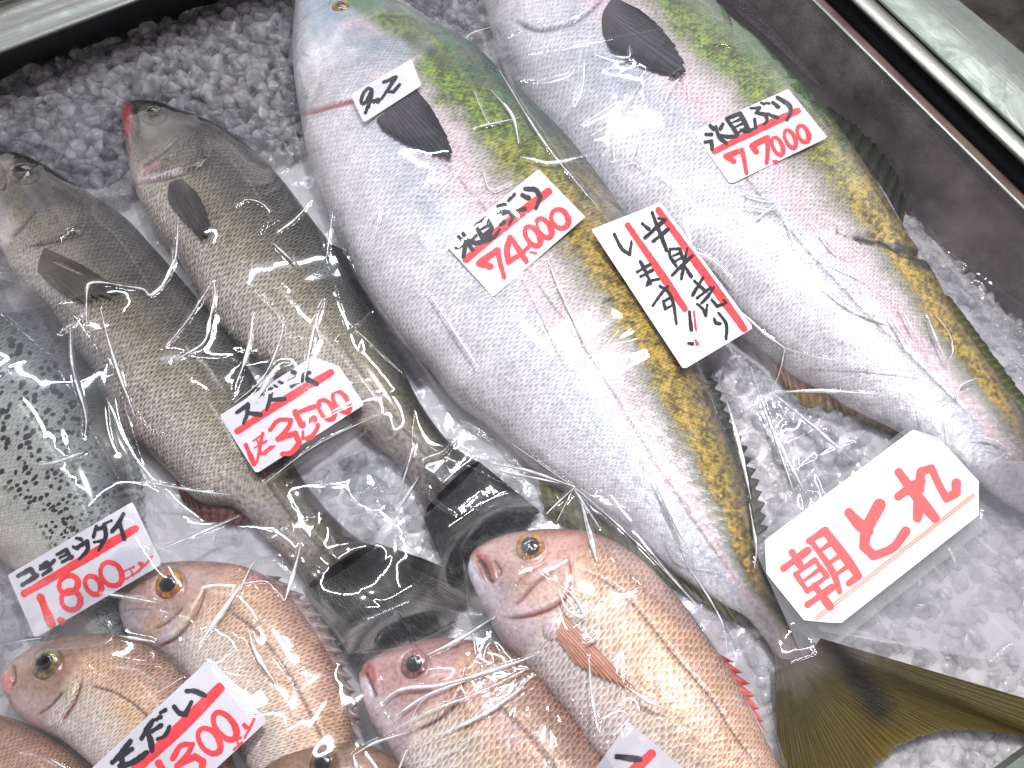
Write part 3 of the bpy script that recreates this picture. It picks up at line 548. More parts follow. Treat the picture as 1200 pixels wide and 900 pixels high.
H_.blob((180, 735), 16, (196, 150, 90), .5); H_.step([(232, 700), (224, 728), (205, 748), (182, 762)], .003, 11); H_.groove([(240, 690), (228, 722), (206, 748), (186, 758)], .002, 2, cols=(136, 78, 66), cw=1.8)
H_.groove([(215, 712), (195, 730), (180, 738)], .0015, 2, cols=(130, 96, 90), cw=1.4)
H_.groove([(262, 712), (300, 740), (335, 785), (360, 830), (385, 880)], .001, 2, cols=(96, 70, 62), cw=1.7)
eye(H_, rootH, (199, 685), 14.5, (196, 120, 52), ring=(90, 70, 64), pr=.62, rise=.34)
H_.build(M_bream, rootH)
fan('dorsal_fin', rootH, [(312, 674), (346, 706), (368, 738), (386, 768), (402, 806), (412, 850)], [(330, 676), (364, 704), (388, 738), (406, 772), (418, 812), (428, 858)], .032, .03, (150, 128, 122), (112, 92, 90), rays=13, spiky=.6)
I_ = Fish([(6, 792), (14, 776), (40, 759), (70, 748), (105, 743), (142, 745), (176, 757), (202, 776), (226, 802), (250, 840), (270, 880), (285, 930)],
          [(4, 797), (8, 815), (24, 840), (44, 853), (70, 866), (100, 890), (130, 920), (165, 960)], [(0, .045), (1, .045)], k=.30, ns=500, nt=140)
paint_bream(I_, .30, .2); rootI = thing('red_sea_bream', 'brownish sea bream with pink lips and a yellow eye behind the 300 card', 'fish', 'red sea breams at the front')
bream_head(I_, 0, 0, 0, .32, cheek=(150, 116, 98), pale=(176, 152, 144), top=(120, 86, 76)); I_.paint(sm(.66, .9, I_.t) * .4, (110, 86, 58))
I_.blob((8, 800), 8, (206, 130, 130), .9, ry=16, ang=-10, h=.002); I_.groove([(14, 778), (16, 792), (14, 806)], .0025, 2, cols=(110, 50, 50), cw=1.6)
I_.step([(92, 800), (84, 824), (70, 846), (52, 856)], .003, 11); I_.groove([(95, 798), (86, 824), (72, 846)], .002, 2, cols=(130, 70, 60), cw=1.8); I_.groove([(74, 810), (58, 828), (44, 838)], .0015, 2.2, cols=(96, 66, 58), cw=1.6)
I_.groove([(104, 803), (135, 812), (165, 832), (190, 860)], .001, 2, cols=(96, 74, 62), cw=1.7)
eye(I_, rootI, (55, 778), 15, (128, 112, 56), ring=(100, 100, 98), pr=.6, rise=.38)
I_.build(M_bream, rootI)
fan('dorsal_fin', rootI, [(172, 756), (202, 776), (226, 802), (238, 820)], [(188, 756), (222, 770), (246, 796), (256, 815)], .046, .046, (120, 100, 92), (96, 80, 78), rays=7, spiky=.3)
J_ = Fish([(-90, 830), (-50, 826), (-20, 832), (2, 838), (32, 848), (62, 862), (86, 882), (106, 906), (125, 940)],
          [(-92, 840), (-80, 900), (-40, 960), (0, 990), (50, 1000)], .04, k=.3, ns=320, nt=110)
paint_bream(J_, .2, .3); J_.paint(np.full(J_.t.shape, .45), (120, 84, 66)); rootJ = thing('red_sea_bream', 'dark brown sea bream back showing in the bottom left corner', 'fish', 'red sea breams at the front'); J_.build(M_bream, rootJ)
fan('dorsal_fin', rootJ, [(36, 848), (64, 862), (88, 884), (108, 908)], [(54, 850), (82, 862), (104, 880), (122, 906)], .044, .046, (112, 84, 72), (80, 60, 54), rays=7, spiky=.5)
K_ = Fish([(300, 915), (312, 898), (335, 884), (362, 876), (390, 871), (420, 872), (448, 880), (475, 900), (500, 930)],
          [(298, 918), (300, 950), (330, 990), (380, 1010)], .05, k=.26, ns=320, nt=110)
paint_bream(K_, .7, .3); K_.paint(np.full(K_.t.shape, .75), (112, 86, 66)); K_.sc[:] = 0; rootK = thing('red_sea_bream', 'brown sea bream of which only the forehead and eye rise above the bottom edge', 'fish', 'red sea breams at the front')
eye(K_, rootK, (379, 894), 13, (110, 74, 30), ring=(60, 60, 60), pr=.65, rise=.4)
K_.build(M_bream, rootK)
# ------------------------------------------------------------------ height field of what lies on the ice
GX0, GX1, GY0, GY1, GS = -0.95, 0.95, -0.62, 0.72, 0.0025
nx, ny = int((GX1 - GX0) / GS), int((GY1 - GY0) / GS); H = np.zeros((nx, ny))
def splat(pts):
    i = ((pts[:, 0] - GX0) / GS).astype(int); j = ((pts[:, 1] - GY0) / GS).astype(int); m = (i >= 0) & (i < nx) & (j >= 0) & (j < ny)
    np.maximum.at(H, (i[m], j[m]), pts[m, 2])
for tp in TOPS: splat(tp)
def shift(a, di, dj): return np.roll(np.roll(a, di, 0), dj, 1)
def dil(a, r):
    for _ in range(r):
        a = np.maximum.reduce([a, shift(a, 1, 0), shift(a, -1, 0), shift(a, 0, 1), shift(a, 0, -1)])
    return a
def blur(a, r, it=2):
    k = 2 * r + 1
    for _ in range(it):
        for ax in (0, 1):
            c = np.cumsum(np.concatenate([np.repeat(np.take(a, [0], ax), r + 1, ax), a, np.repeat(np.take(a, [-1], ax), r, ax)], ax), ax)
            n = a.shape[ax]; a = (np.take(c, range(k, k + n), ax) - np.take(c, range(0, n), ax)) / k
    return a
H = dil(H, 1)
def samp(G, x, y):
    fx = np.clip((x - GX0) / GS - 0.5, 0, nx - 1.001); fy = np.clip((y - GY0) / GS - 0.5, 0, ny - 1.001); i = fx.astype(int); j = fy.astype(int); fx = fx - i; fy = fy - j
    return (G[i, j] * (1 - fx) + G[i + 1, j] * fx) * (1 - fy) + (G[i, j + 1] * (1 - fx) + G[i + 1, j + 1] * fx) * fy
def proj(p, Z):                         # meet the surface Z(x, y)
    p = np.asarray(p, float); z = np.full(p.shape[:-1], 0.05)
    for _ in range(12): w = P(p, z); z = 0.5 * z + 0.5 * Z(w[..., 0], w[..., 1])
    return P(p, z)
# ------------------------------------------------------------------ lettering from brush strokes
def sdf_mesh(fn, bbox, step):
    xs = np.arange(bbox[0], bbox[2], step); ys = np.arange(bbox[1], bbox[3], step)
    X = np.stack(np.meshgrid(xs, ys, indexing='ij'), -1); D = fn(X)
    verts = []; faces = []; vid = {}
    def add(key, p):
        if key not in vid: vid[key] = len(verts); verts.append(p)
        return vid[key]
    inn = D < 0; cell = inn[:-1, :-1] | inn[1:, :-1] | inn[1:, 1:] | inn[:-1, 1:]
    for i, j in zip(*np.nonzero(cell)):
        cs = [(i, j), (i + 1, j), (i + 1, j + 1), (i, j + 1)]; f = []
        for k in range(4):
            a, b = cs[k], cs[(k + 1) % 4]; da, db = D[a], D[b]
            if da < 0: f.append(add(a, X[a]))
            if (da < 0) != (db < 0):
                t = da / (da - db); key = (min(a, b), max(a, b)); f.append(add(key, X[a] * (1 - t) + X[b] * t))
        g = []
        for v in f:
            if not g or g[-1] != v: g.append(v)
        if len(g) > 2: faces.append(g)
    return np.array(verts), faces
def strokes_fn(strokes, wob=0.6, seed=3):
    def fn(X):
        D = np.full(X.shape[:-1], 1e9)
        for pts, w in strokes:
            p = brush(pts); d, pos = seg_dist(X, p)
            ww = w / 2 * (1.0 + 0.16 * np.cos(pos * 5 + len(pts)) - 0.1 * pos)
            D = np.minimum(D, d - ww)
        return D + wob * (vnoise(X[..., 0] / 2.2, X[..., 1] / 2.2, seed) - 0.5)
    return fn
def ell(c, rx, ry, ux=(0.83, -0.55)):
    ux = np.array(ux); ux = ux / np.linalg.norm(ux); uy = np.array([-ux[1], ux[0]])
    return [tuple(np.array(c) + ux * rx * math.cos(a) + uy * ry * math.sin(a)) for a in np.linspace(0.3, 2 * np.pi + 0.3, 13)]
def card(name, label, cat, corners, o, sc, blk=(), red=(), lift=0.003, bend=0.004, group=None, outline=None, fit=None, printed=None, orange=None, tilt=None, minz=None):
    """corners in layout points, TL TR BR BL; strokes in the enlarged frame o + p / sc"""
    c = np.array(corners, float); cc = P(c, 0.06)
    u = np.linspace(0.02, .98, 12); X = ((1 - u)[:, None, None] * (1 - u)[None, :, None] * c[0] + u[:, None, None] * (1 - u)[None, :, None] * c[1] + u[:, None, None] * u[None, :, None] * c[2] + (1 - u)[:, None, None] * u[None, :, None] * c[3]).reshape(-1, 2)
    zz = np.full(len(X), 0.06)
    for _ in range(8): w = P(X, zz); zz = samp(H, w[:, 0], w[:, 1])
    Am = np.c_[w[:, 0], w[:, 1], np.ones(len(w))]; co = np.linalg.lstsq(Am, zz, rcond=None)[0]; co[:2] *= 0.8
    co[2] += np.percentile(zz - Am @ co, 97) + lift
    L1 = cc[1] - cc[0]; L1 /= np.linalg.norm(L1); mid = cc.mean(0)
    def Z(x, y, dz=0.0):
        s = (x - mid[0]) * L1[0] + (y - mid[1]) * L1[1]
        return co[0] * x + co[1] * y + co[2] - bend * (s / 0.06) ** 2 + 0.0007 * np.sin(x * 70 + y * 50) + dz
    pl = np.array(outline if outline is not None else corners, float)
    lo, hi = pl.min(0) - 1, pl.max(0) + 1
    root = thing(name, label, cat, group)
    def poly_fn(X):
        d = np.full(X.shape[:-1], -1e9)
        n = len(pl); ar = 0.5 * sum(pl[i][0] * pl[(i + 1) % n][1] - pl[(i + 1) % n][0] * pl[i][1] for i in range(n))
        for i in range(n):
            a, b = pl[i], pl[(i + 1) % n]; e = b - a; nn = np.array([e[1], -e[0]]) / np.linalg.norm(e) * (1 if ar > 0 else -1)
            d = np.maximum(d, (X - a) @ nn)
        return d
    v, f = sdf_mesh(poly_fn, (lo[0], lo[1], hi[0], hi[1]), 3.0)
    W = proj(v, Z); n = len(W)
    Wb = W - [0, 0, 0.0005]
    from collections import Counter
    ed = Counter(); 
    for g in f:
        for k in range(len(g)): ed[(g[k], g[(k + 1) % len(g)])] += 1
    side = [(b, a, a + n, b + n) for (a, b) in ed if (b, a) not in ed]
    mesh_np('paper', np.vstack([W, Wb]), [list(g) for g in f] + [[x + n for x in reversed(g)] for g in f] + side, M_paper, root, smooth=False)
    for nm, st, mt, dz, wob, kw in (('red_writing', red, M_red, 0.0004, .7, 1.3), ('black_writing', blk, M_black, 0.0007, .7, 1.35), ('printed_characters', printed, M_print, 0.0005, .1, 1.22), ('orange_underline', orange, M_orange, 0.0004, .1, 1.1)):
        if not st: continue
        S_ = [([(o[0] + x / sc, o[1] + y / sc) for x, y in p], wd / sc * kw) for p, wd in st]
        al = np.vstack([np.array(p) for p, _ in S_]); mw = max(wd for _, wd in S_)
        v, f = sdf_mesh(strokes_fn(S_, wob), (al[:, 0].min() - mw, al[:, 1].min() - mw, al[:, 0].max() + mw, al[:, 1].max() + mw), 0.45)
        mesh_np(nm, proj(v, lambda x, y: Z(x, y, dz)), f, mt, root, smooth=False)
    splat(W[:, :3]); 
    # fill the card's own footprint into the height field
    qx = GX0 + (np.arange(nx) + .5) * GS; qy = GY0 + (np.arange(ny) + .5) * GS; QX, QY = np.meshgrid(qx, qy, indexing='ij'); ZZ = Z(QX, QY)
    b0, b1 = W.min(0), W.max(0); ii = slice(max(0, int((b0[0] - GX0) / GS)), int((b1[0] - GX0) / GS) + 2); jj = slice(max(0, int((b0[1] - GY0) / GS)), int((b1[1] - GY0) / GS) + 2)
    sub = np.stack([QX[ii, jj], QY[ii, jj], ZZ[ii, jj]], -1); msk = inside(px(sub), pl.tolist())
    H[ii, jj] = np.where(msk, np.maximum(H[ii, jj], ZZ[ii, jj]), H[ii, jj])
    return root, Z
T0 = (520, 180)
card('price_card', 'white card reading 74,000 in red on the middle yellowtail', 'price card', [(522, 287), (631, 198), (686, 254), (578, 348)], T0, 5.294,
  blk=[([(120, 495), (150, 550), (180, 600)], 20), ([(78, 582), (135, 560), (122, 640)], 20), ([(92, 515), (122, 540)], 16), ([(200, 508), (165, 548)], 16), ([(160, 540), (200, 555), (247, 545)], 22),
       ([(198, 448), (240, 520)], 20), ([(200, 442), (262, 402), (300, 462)], 20), ([(218, 478), (272, 445)], 12), ([(235, 515), (300, 468)], 20), ([(268, 505), (262, 545)], 18), ([(295, 480), (282, 535), (320, 508), (348, 470)], 18),
       ([(335, 325), (378, 315), (370, 345), (332, 370)], 16), ([(370, 372), (400, 355), (432, 390), (405, 440)], 18), ([(355, 440), (375, 425)], 20), ([(450, 358), (505, 342)], 20), ([(403, 288), (418, 275)], 16), ([(425, 270), (440, 252)], 15),
       ([(490, 258), (525, 275)], 24), ([(505, 218), (570, 225), (600, 270), (572, 340)], 22)],
  red=[([(140, 655), (400, 430), (650, 235)], 42), ([(288, 700), (222, 680), (335, 598), (350, 680), (375, 765)], 30), ([(412, 520), (392, 600), (402, 672), (480, 620), (545, 560)], 27), ([(420, 525), (475, 610), (512, 668)], 27),
       (ell((552, 512), 38, 68), 27), (ell((622, 462), 38, 66), 27), (ell((720, 405), 50, 62), 27), ([(538, 612), (572, 617)], 13)], group='hand written price cards')
card('price_card', 'white card reading 77,000 in red on the right yellowtail', 'price card', [(812, 154), (924, 104), (970, 161), (856, 216)], (805, 95), 6.924,
  blk=[([(190, 360), (215, 388)], 26), ([(155, 432), (200, 432)], 24), ([(150, 495), (200, 485), (205, 555)], 24), ([(290, 350), (272, 388)], 24), ([(235, 370), (262, 450), (320, 505)], 24), ([(270, 440), (330, 450), (400, 450)], 24),
       ([(325, 310), (410, 430)], 26), ([(325, 302), (432, 262), (500, 392)], 28), ([(360, 340), (430, 310)], 14), ([(380, 378), (450, 345)], 14), ([(405, 425), (480, 380)], 18), ([(440, 395), (480, 412), (540, 388)], 22),
       ([(518, 218), (592, 215), (560, 255)], 18), ([(560, 255), (640, 270), (650, 318), (625, 350)], 22), ([(548, 310), (560, 378)], 22), ([(655, 265), (735, 298)], 22), ([(600, 175), (628, 185)], 15), ([(642, 175), (668, 180)], 15),
       ([(698, 175), (742, 207)], 24), ([(735, 132), (825, 190), (842, 250), (812, 312)], 26)],
  red=[([(225, 570), (560, 400), (900, 240)], 46), ([(380, 650), (318, 610), (445, 560), (465, 640), (482, 745)], 34), ([(562, 572), (530, 525), (652, 460), (655, 560), (648, 662)], 36),
       (ell((735, 528), 38, 76, (.9, -.4)), 28), (ell((838, 470), 38, 78, (.9, -.4)), 28), (ell((942, 428), 42, 70, (.9, -.4)), 30), ([(705, 650), (728, 650)], 20)], group='hand written price cards')
card('price_card', 'white card reading 3,500 in red across the two sea bass', 'price card', [(257, 487), (383, 407), (427, 474), (300, 555)], (250, 400), 5.622,
  blk=[([(155, 468), (228, 415), (222, 480), (198, 540)], 20), ([(225, 470), (308, 482)], 24), ([(315, 352), (382, 315), (372, 380), (350, 450)], 20), ([(375, 385), (468, 380)], 22), ([(402, 290), (425, 305)], 14), ([(432, 265), (456, 277)], 14),
       ([(498, 262), (550, 240), (635, 205)], 20), ([(515, 295), (600, 248)], 20), ([(522, 200), (600, 240), (682, 282)], 25)],
  red=[([(160, 592), (450, 400), (775, 205)], 40), ([(215, 685), (268, 808)], 26), ([(265, 805), (290, 780), (325, 602)], 16), ([(262, 655), (330, 612)], 11), ([(290, 655), (318, 745), (378, 690)], 12), ([(270, 702), (352, 655)], 11), ([(335, 748), (402, 688)], 11),
       ([(375, 582), (430, 520), (512, 518), (490, 575), (425, 645), (540, 605), (565, 670), (515, 730), (455, 742)], 26), ([(590, 595), (588, 642)], 14), ([(540, 465), (582, 555), (665, 500), (690, 560), (655, 620), (615, 642)], 27), ([(545, 475), (620, 445), (700, 420)], 24),
       (ell((745, 450), 42, 72), 26), (ell((842, 398), 42, 78), 26)], group='hand written price cards')
card('price_card', 'white card reading 1,800 in red on the spotted fish', 'price card', [(9, 674), (155, 588), (190, 661), (41, 748)], (0, 580), 5.295,
  blk=[([(110, 502), (190, 460), (222, 508)], 22), ([(138, 558), (228, 500)], 22), ([(250, 440), (292, 418)], 17), ([(248, 462), (300, 440), (338, 403)], 17), ([(265, 495), (312, 462), (290, 430)], 18),
       ([(352, 370), (412, 338), (442, 392)], 17), ([(370, 390), (418, 365)], 13), ([(385, 415), (448, 382)], 17), ([(455, 322), (482, 332)], 16), ([(475, 268), (505, 275)], 16), ([(470, 330), (540, 288), (542, 340), (492, 398)], 19),
       ([(598, 195), (580, 258)], 17), ([(590, 215), (650, 198), (655, 260), (612, 342)], 19), ([(585, 292), (642, 282)], 15), ([(640, 180), (662, 172)], 12), ([(670, 165), (692, 160)], 12), ([(765, 118), (732, 180), (695, 225)], 21), ([(745, 185), (770, 270)], 21)],
  red=[([(150, 612), (500, 410), (840, 208)], 40), ([(250, 635), (318, 800)], 42), ([(372, 775), (382, 782)], 34), (ell((425, 555), 62, 52), 28), (ell((440, 652), 58, 62), 28), (ell((578, 560), 44, 62), 27), (ell((690, 490), 62, 78), 26),
       ([(782, 522), (868, 468)], 9), ([(812, 465), (828, 500)], 9), ([(772, 472), (832, 446)], 9), ([(868, 425), (880, 430)], 22), ([(855, 470), (905, 430), (945, 380)], 10)], group='hand written price cards')
card('price_card', 'white card reading 300 in red on the breams near the bottom left', 'price card', [(97, 910), (247, 771), (313, 845), (163, 984)], (100, 760), 5.4545,
  blk=[([(172, 728), (215, 685), (288, 592)], 26), ([(215, 705), (300, 640)], 20), ([(235, 670), (235, 760), (280, 790)], 26), ([(220, 750), (310, 725), (390, 665)], 28),
       ([(358, 575), (400, 505), (432, 460)], 24), ([(385, 520), (415, 580), (425, 650)], 28), ([(422, 530), (485, 490)], 22), ([(462, 578), (510, 555), (538, 498)], 20), ([(455, 452), (482, 435)], 20), ([(482, 408), (512, 392)], 20),
       ([(568, 372), (600, 410), (640, 420), (678, 340)], 24), ([(648, 272), (700, 272), (765, 300)], 24)],
  red=[([(250, 840), (560, 550), (860, 250)], 56), ([(560, 700), (612, 620), (685, 612), (650, 680), (585, 750), (700, 690), (752, 722), (735, 830)], 32), (ell((792, 590), 58, 92, (.8, -.6)), 30), (ell((892, 495), 56, 100, (.8, -.6)), 32), ([(470, 735), (560, 870)], 42),
       ([(948, 645), (1002, 600)], 12), ([(948, 592), (995, 568)], 12), ([(968, 580), (978, 622)], 12), ([(1015, 488), (1028, 502)], 24), ([(1018, 568), (1060, 490), (1088, 425)], 13)], group='hand written price cards')
card('weight_tag', 'small white tag reading 9.2 on the gill of the middle yellowtail', 'tag', [(411, 111), (482, 69), (494, 100), (426, 144)], (405, 60), 10.0,
  blk=[([(312, 450), (270, 430), (215, 480), (185, 560), (190, 615), (240, 590), (310, 460), (280, 600), (235, 715)], 34), ([(340, 585), (380, 578)], 48), ([(445, 362), (590, 302), (500, 440), (425, 552)], 30), ([(490, 470), (560, 475), (635, 388)], 28)], bend=.001)
card('price_card', 'corner of a white card on the golden eyed bream, cut by the bottom edge', 'price card', [(650, 968), (736.6, 846), (812, 910), (726, 1032)], (680, 830), 8.571,
  blk=[([(370, 485), (470, 498), (600, 515)], 46)], red=[([(715, 460), (560, 610), (400, 800)], 84)], group='hand written price cards')
# ------------------------------------------------------------------ clear bags
RIDGES = [
 [(101, 378), (102, 340), (106, 332), (120, 331), (145, 335)], [(145, 335), (168, 339), (176, 346), (190, 335), (201, 312), (203, 290)], [(118, 362), (126, 395), (140, 440), (158, 487)],
 [(194, 407), (222, 372), (250, 328)], [(250, 328), (252, 345), (246, 375), (238, 402), (205, 422)], [(297, 365), (291, 410), (275, 455)], [(325, 368), (331, 388), (310, 440), (275, 472)], [(300, 343), (325, 368)],
 [(338, 425), (325, 430), (300, 470)], [(370, 375), (361, 420), (356, 450)], [(380, 352), (371, 375), (374, 395)], [(82, 380), (85, 430), (100, 485), (100, 512)], [(45, 545), (70, 540), (98, 530)], [(175, 566), (230, 575), (270, 580)],
 [(310, 566), (370, 522), (445, 485)], [(470, 572), (485, 522)], [(465, 600), (490, 560)], [(209, 255), (205, 305), (190, 335)], [(276, 242), (290, 234), (306, 238), (318, 248)], [(325, 272), (345, 258), (365, 235)], [(320, 285), (345, 308)],
 [(0, 757), (25, 751), (48, 748)], [(118, 695), (150, 700), (182, 706)], [(140, 745), (180, 752)], [(185, 645), (235, 625), (280, 605)], [(70, 390), (88, 378)],
 [(545, 45), (555, 38), (575, 32)], [(610, 184), (650, 191), (690, 181)], [(566, 200), (575, 222), (600, 214)], [(556, 108), (570, 140), (580, 148)], [(575, 105), (600, 135), (608, 168)], [(555, 150), (608, 138)], [(390, 248), (383, 300)],
 [(430, 270), (445, 245), (438, 285)], [(512, 225), (530, 205)], [(640, 300), (665, 360), (690, 410)], [(600, 520), (640, 548), (690, 585), (760, 650), (835, 730)], [(575, 543), (620, 552), (672, 570)], [(577, 550), (655, 566)], [(672, 572), (640, 602)], [(672, 572), (652, 612)], [(672, 572), (705, 622)],
 [(680, 585), (692, 625), (700, 660)], [(776, 610), (800, 645), (853, 669)], [(742, 620), (790, 680), (835, 728)], [(765, 560), (790, 610), (812, 655)], [(500, 340), (560, 430)], [(610, 320), (665, 430)], [(878, 590), (886, 640), (884, 665)], [(852, 470), (868, 530), (880, 585)],
 [(585, 82), (640, 170), (700, 242)], [(660, 140), (678, 105), (682, 60)], [(700, 62), (735, 68), (738, 55)], [(778, 125), (785, 105), (798, 90)], [(805, 92), (808, 125)], [(756, 195), (738, 180)], [(740, 190), (755, 140)], [(720, 190), (718, 160)], [(770, 200), (790, 215)],
 [(865, 222), (885, 230), (913, 235)], [(868, 240), (905, 246), (913, 236)], [(880, 262), (913, 236)], [(913, 236), (925, 270), (935, 300)], [(950, 258), (975, 290), (992, 300)], [(868, 365), (895, 390), (920, 408)], [(920, 408), (914, 435), (905, 457)], [(920, 408), (950, 417), (978, 422), (1085, 437)],
 [(905, 460), (960, 458), (1035, 462)], [(905, 460), (950, 497), (1000, 540)], [(905, 460), (925, 495)], [(880, 430), (900, 490), (930, 575)], [(895, 480), (918, 530), (942, 575)], [(1086, 368), (1098, 400), (1110, 425)], [(1097, 370), (1112, 390), (1117, 410), (1110, 426)],
 [(1121, 470), (1126, 452), (1145, 443)], [(1140, 512), (1165, 516), (1182, 526)], [(1077, 478), (1083, 508)], [(1108, 485), (1113, 525)], [(1054, 358), (1072, 392)], [(1042, 370), (1065, 405)], [(960, 300), (1010, 325), (1040, 345)], [(1175, 412), (1200, 432)], [(800, 290), (835, 305), (860, 330)],
 [(655, 692), (665, 715), (684, 722), (672, 698), (655, 686)], [(672, 690), (700, 700), (722, 710)], [(690, 770), (693, 810), (700, 855)], [(736, 806), (760, 822), (785, 832)], [(800, 655), (830, 700), (848, 735), (852, 766)], [(680, 584), (690, 630), (700, 660)], [(690, 735), (700, 745), (686, 755)],
 [(440, 830), (470, 808), (520, 802), (600, 778), (640, 762)], [(450, 862), (500, 835), (560, 812), (616, 785)], [(480, 875), (540, 850), (590, 822), (625, 792)], [(465, 838), (500, 815), (545, 798)], [(500, 768), (540, 748), (578, 724)], [(488, 900), (530, 880), (562, 858)], [(414, 885), (440, 870), (480, 858)], [(414, 885), (420, 905)], [(466, 905), (476, 880)], [(480, 855), (488, 830), (505, 812)], [(520, 860), (570, 835), (615, 805)],
 [(232, 757), (255, 725), (285, 682)], [(280, 695), (292, 668), (300, 655)], [(285, 684), (310, 681), (322, 690), (334, 704)], [(334, 704), (345, 668), (352, 640)], [(290, 735), (300, 765), (322, 800)], [(180, 815), (198, 804), (215, 793)], [(60, 890), (85, 905)],
 [(1110, 640), (1120, 662)], [(960, 330), (1000, 360), (1060, 380)],
]
N_MAIN = len(RIDGES)
_r = np.random.default_rng(5)
for _k in range(60):                   # faint long folds pulled between the fish
    a_ = _r.uniform([-20, 0], [1220, 900]); th = _r.choice([-0.6, -0.45, 1.0, 1.15, 0.2]) + _r.normal() * .25; L_ = _r.uniform(25, 95)
    if a_[0] < 330 and a_[1] < 150: continue
    m_ = a_ + L_ / 2 * np.array([math.cos(th), math.sin(th)]) + _r.normal(size=2) * 4
    RIDGES.append([tuple(a_), tuple(m_), tuple(a_ + L_ * np.array([math.cos(th), math.sin(th)]))])
CLUSTERS = [(575, 215, 26), (856, 175, 24), (862, 240, 26), (590, 62, 16), (55, 545, 20), (200, 425, 26), (700, 712, 20), (545, 800, 55), (1015, 310, 30), (970, 480, 30), (735, 120, 14), (300, 430, 24), (660, 385, 18), (250, 760, 18), (1120, 620, 40), (470, 560, 22), (395, 270, 14)]
Hf = np.maximum(blur(dil(H, 2), 6), H)
ZF = blur(np.maximum(dil(H, 2) + 0.001, blur(dil(H, 6), 10)), 4)
USED = set()
def bag(label, poly, z, mat=M_film, step=0.0012, crumple=1.0, seed=0, name='plastic_bag', ridge=1.0, offset_ice=0.012, group='clear plastic over the fish'):
    poly = np.array(poly, float); pw = P(poly, 0.03); lo, hi = pw.min(0), pw.max(0)
    lo = np.maximum(lo, [-0.72, -0.52, -9]); hi = np.minimum(hi, [0.78, 0.62, 9])
    x = np.arange(lo[0], hi[0], step); y = np.arange(lo[1], hi[1], step); X, Y = np.meshgrid(x, y, indexing='ij')
    Zb = samp(ZF, X, Y); Zb = np.maximum(Zb, offset_ice)
    # long taut folds, with small crumpled clusters here and there
    al = (X * 0.5 - Y * 0.86); ac = (X * 0.86 + Y * 0.5); wq = fbm(X / 0.09, Y / 0.09, 90 + seed, 2)
    n1 = fbm(al / 0.16 + wq, ac / 0.028 + 2.2 * wq, 100 + seed, 2); n3 = fbm(al / 0.035 + 3 + 2 * wq, ac / 0.2, 140 + seed, 2)
    n2 = fbm(X / 0.022 + 1.5 * wq, Y / 0.022, 120 + seed, 2)
    P0 = px(np.stack([X, Y, Zb], -1)); cl = np.zeros(X.shape)
    for cx, cy, cr0 in CLUSTERS: cl = np.maximum(cl, np.exp(-(((P0[..., 0] - cx) ** 2 + (P0[..., 1] - cy) ** 2) / cr0 ** 2)))
    cr_ = 0.0016 * (1 - np.abs(2 * n1 - 1)) ** 3 * sm(.35, .6, wq) + 0.0012 * (1 - np.abs(2 * n3 - 1)) ** 4 * sm(.45, .7, 1 - wq) + (0.0026 * cl + 0.0008 * (1 - sm(.012, .03, Zb))) * (1 - np.abs(2 * n2 - 1)) ** 2
    Zb = Zb + 0.55 * crumple * cr_ + 0.0015 + z
    PX = px(np.stack([X, Y, Zb], -1)); R = np.zeros(X.shape)
    for k, r in enumerate(RIDGES):
        r = np.array(r, float); b0 = r.min(0) - 6; b1 = r.max(0) + 6
        m = (PX[..., 0] > b0[0]) & (PX[..., 0] < b1[0]) & (PX[..., 1] > b0[1]) & (PX[..., 1] < b1[1])
        if not m.any(): continue
        c = crs(r, 30); d, pos = seg_dist(PX[m], c); rr = np.zeros(X.shape); amp = (0.0027 + 0.0008 * math.sin(k * 2.3)) * (0.25 + 0.75 * np.sin(np.clip(pos, 0, 1) * np.pi) ** 0.5)
        rr[m] = amp * np.exp(-(d / 1.6) ** 2); R = np.maximum(R, rr)
    d, pos = seg_dist(PX, np.vstack([poly, poly[:1]])); R = np.maximum(R, 0.0007 * np.exp(-((d - 2.5) / 1.6) ** 2))
    Zb = Zb + R * ridge
    msk = inside(PX, poly.tolist()); fm = msk[:-1, :-1] & msk[1:, :-1] & msk[:-1, 1:] & msk[1:, 1:]
    ni, nj = X.shape; F = quads(ni, nj).reshape(ni - 1, nj - 1, 4)[fm]
    used = np.unique(F); rm = np.full(ni * nj, -1); rm[used] = np.arange(len(used)); V = np.stack([X, Y, Zb], -1).reshape(-1, 3)[used]
    o = mesh_np(name, V, rm[F], mat); tag(o, label, 'plastic bag', group)
    # pinched folds on the film, coloured white in place of missing glints
    for k in range(N_MAIN):
        c = np.array(RIDGES[k], float); mid = c.mean(0)
        if k in USED or not inside(mid[None], poly.tolist())[0]: continue
        USED.add(k); L = np.linalg.norm(np.diff(c, axis=0), axis=1).sum(); n = max(10, int(L / 2.5)); q = crs(c, n)
        W_ = proj(q, lambda a, b: np.maximum(samp(ZF, a, b), offset_ice) + 0.0015 + z + 0.0008); t = np.linspace(0, 1, n)
        r = (0.0003 + 0.0019 * np.sin(np.pi * t) ** 1.2 * (0.25 + 1.0 * vnoise(t * L / 14 + k * 7, t * 0, 300)) * (0.55 + 0.45 * math.sin(k * 1.7)) * (1.3 if L > 60 else 0.9))[:, None]
        tg = np.gradient(W_, axis=0); tg /= np.linalg.norm(tg, axis=1)[:, None]; sd = np.cross(tg, [0, 0, 1.0]); sd /= np.linalg.norm(sd, axis=1)[:, None]; up = np.cross(sd, tg)
        h = 0.9 + 0.5 * vnoise(t * L / 9, t * 0 + k, 301)[:, None]
        ring = np.stack([W_ - sd * r, W_ - sd * r * .5 + up * r * .7 * h, W_ + up * r * 1.0 * h, W_ + sd * r * .5 + up * r * .7 * h, W_ + sd * r, W_ - up * r * .3], 1)
        mesh_np('glint_fold', ring.reshape(-1, 3), quads(n, 6, True), M_glint_fold, o)
    return o
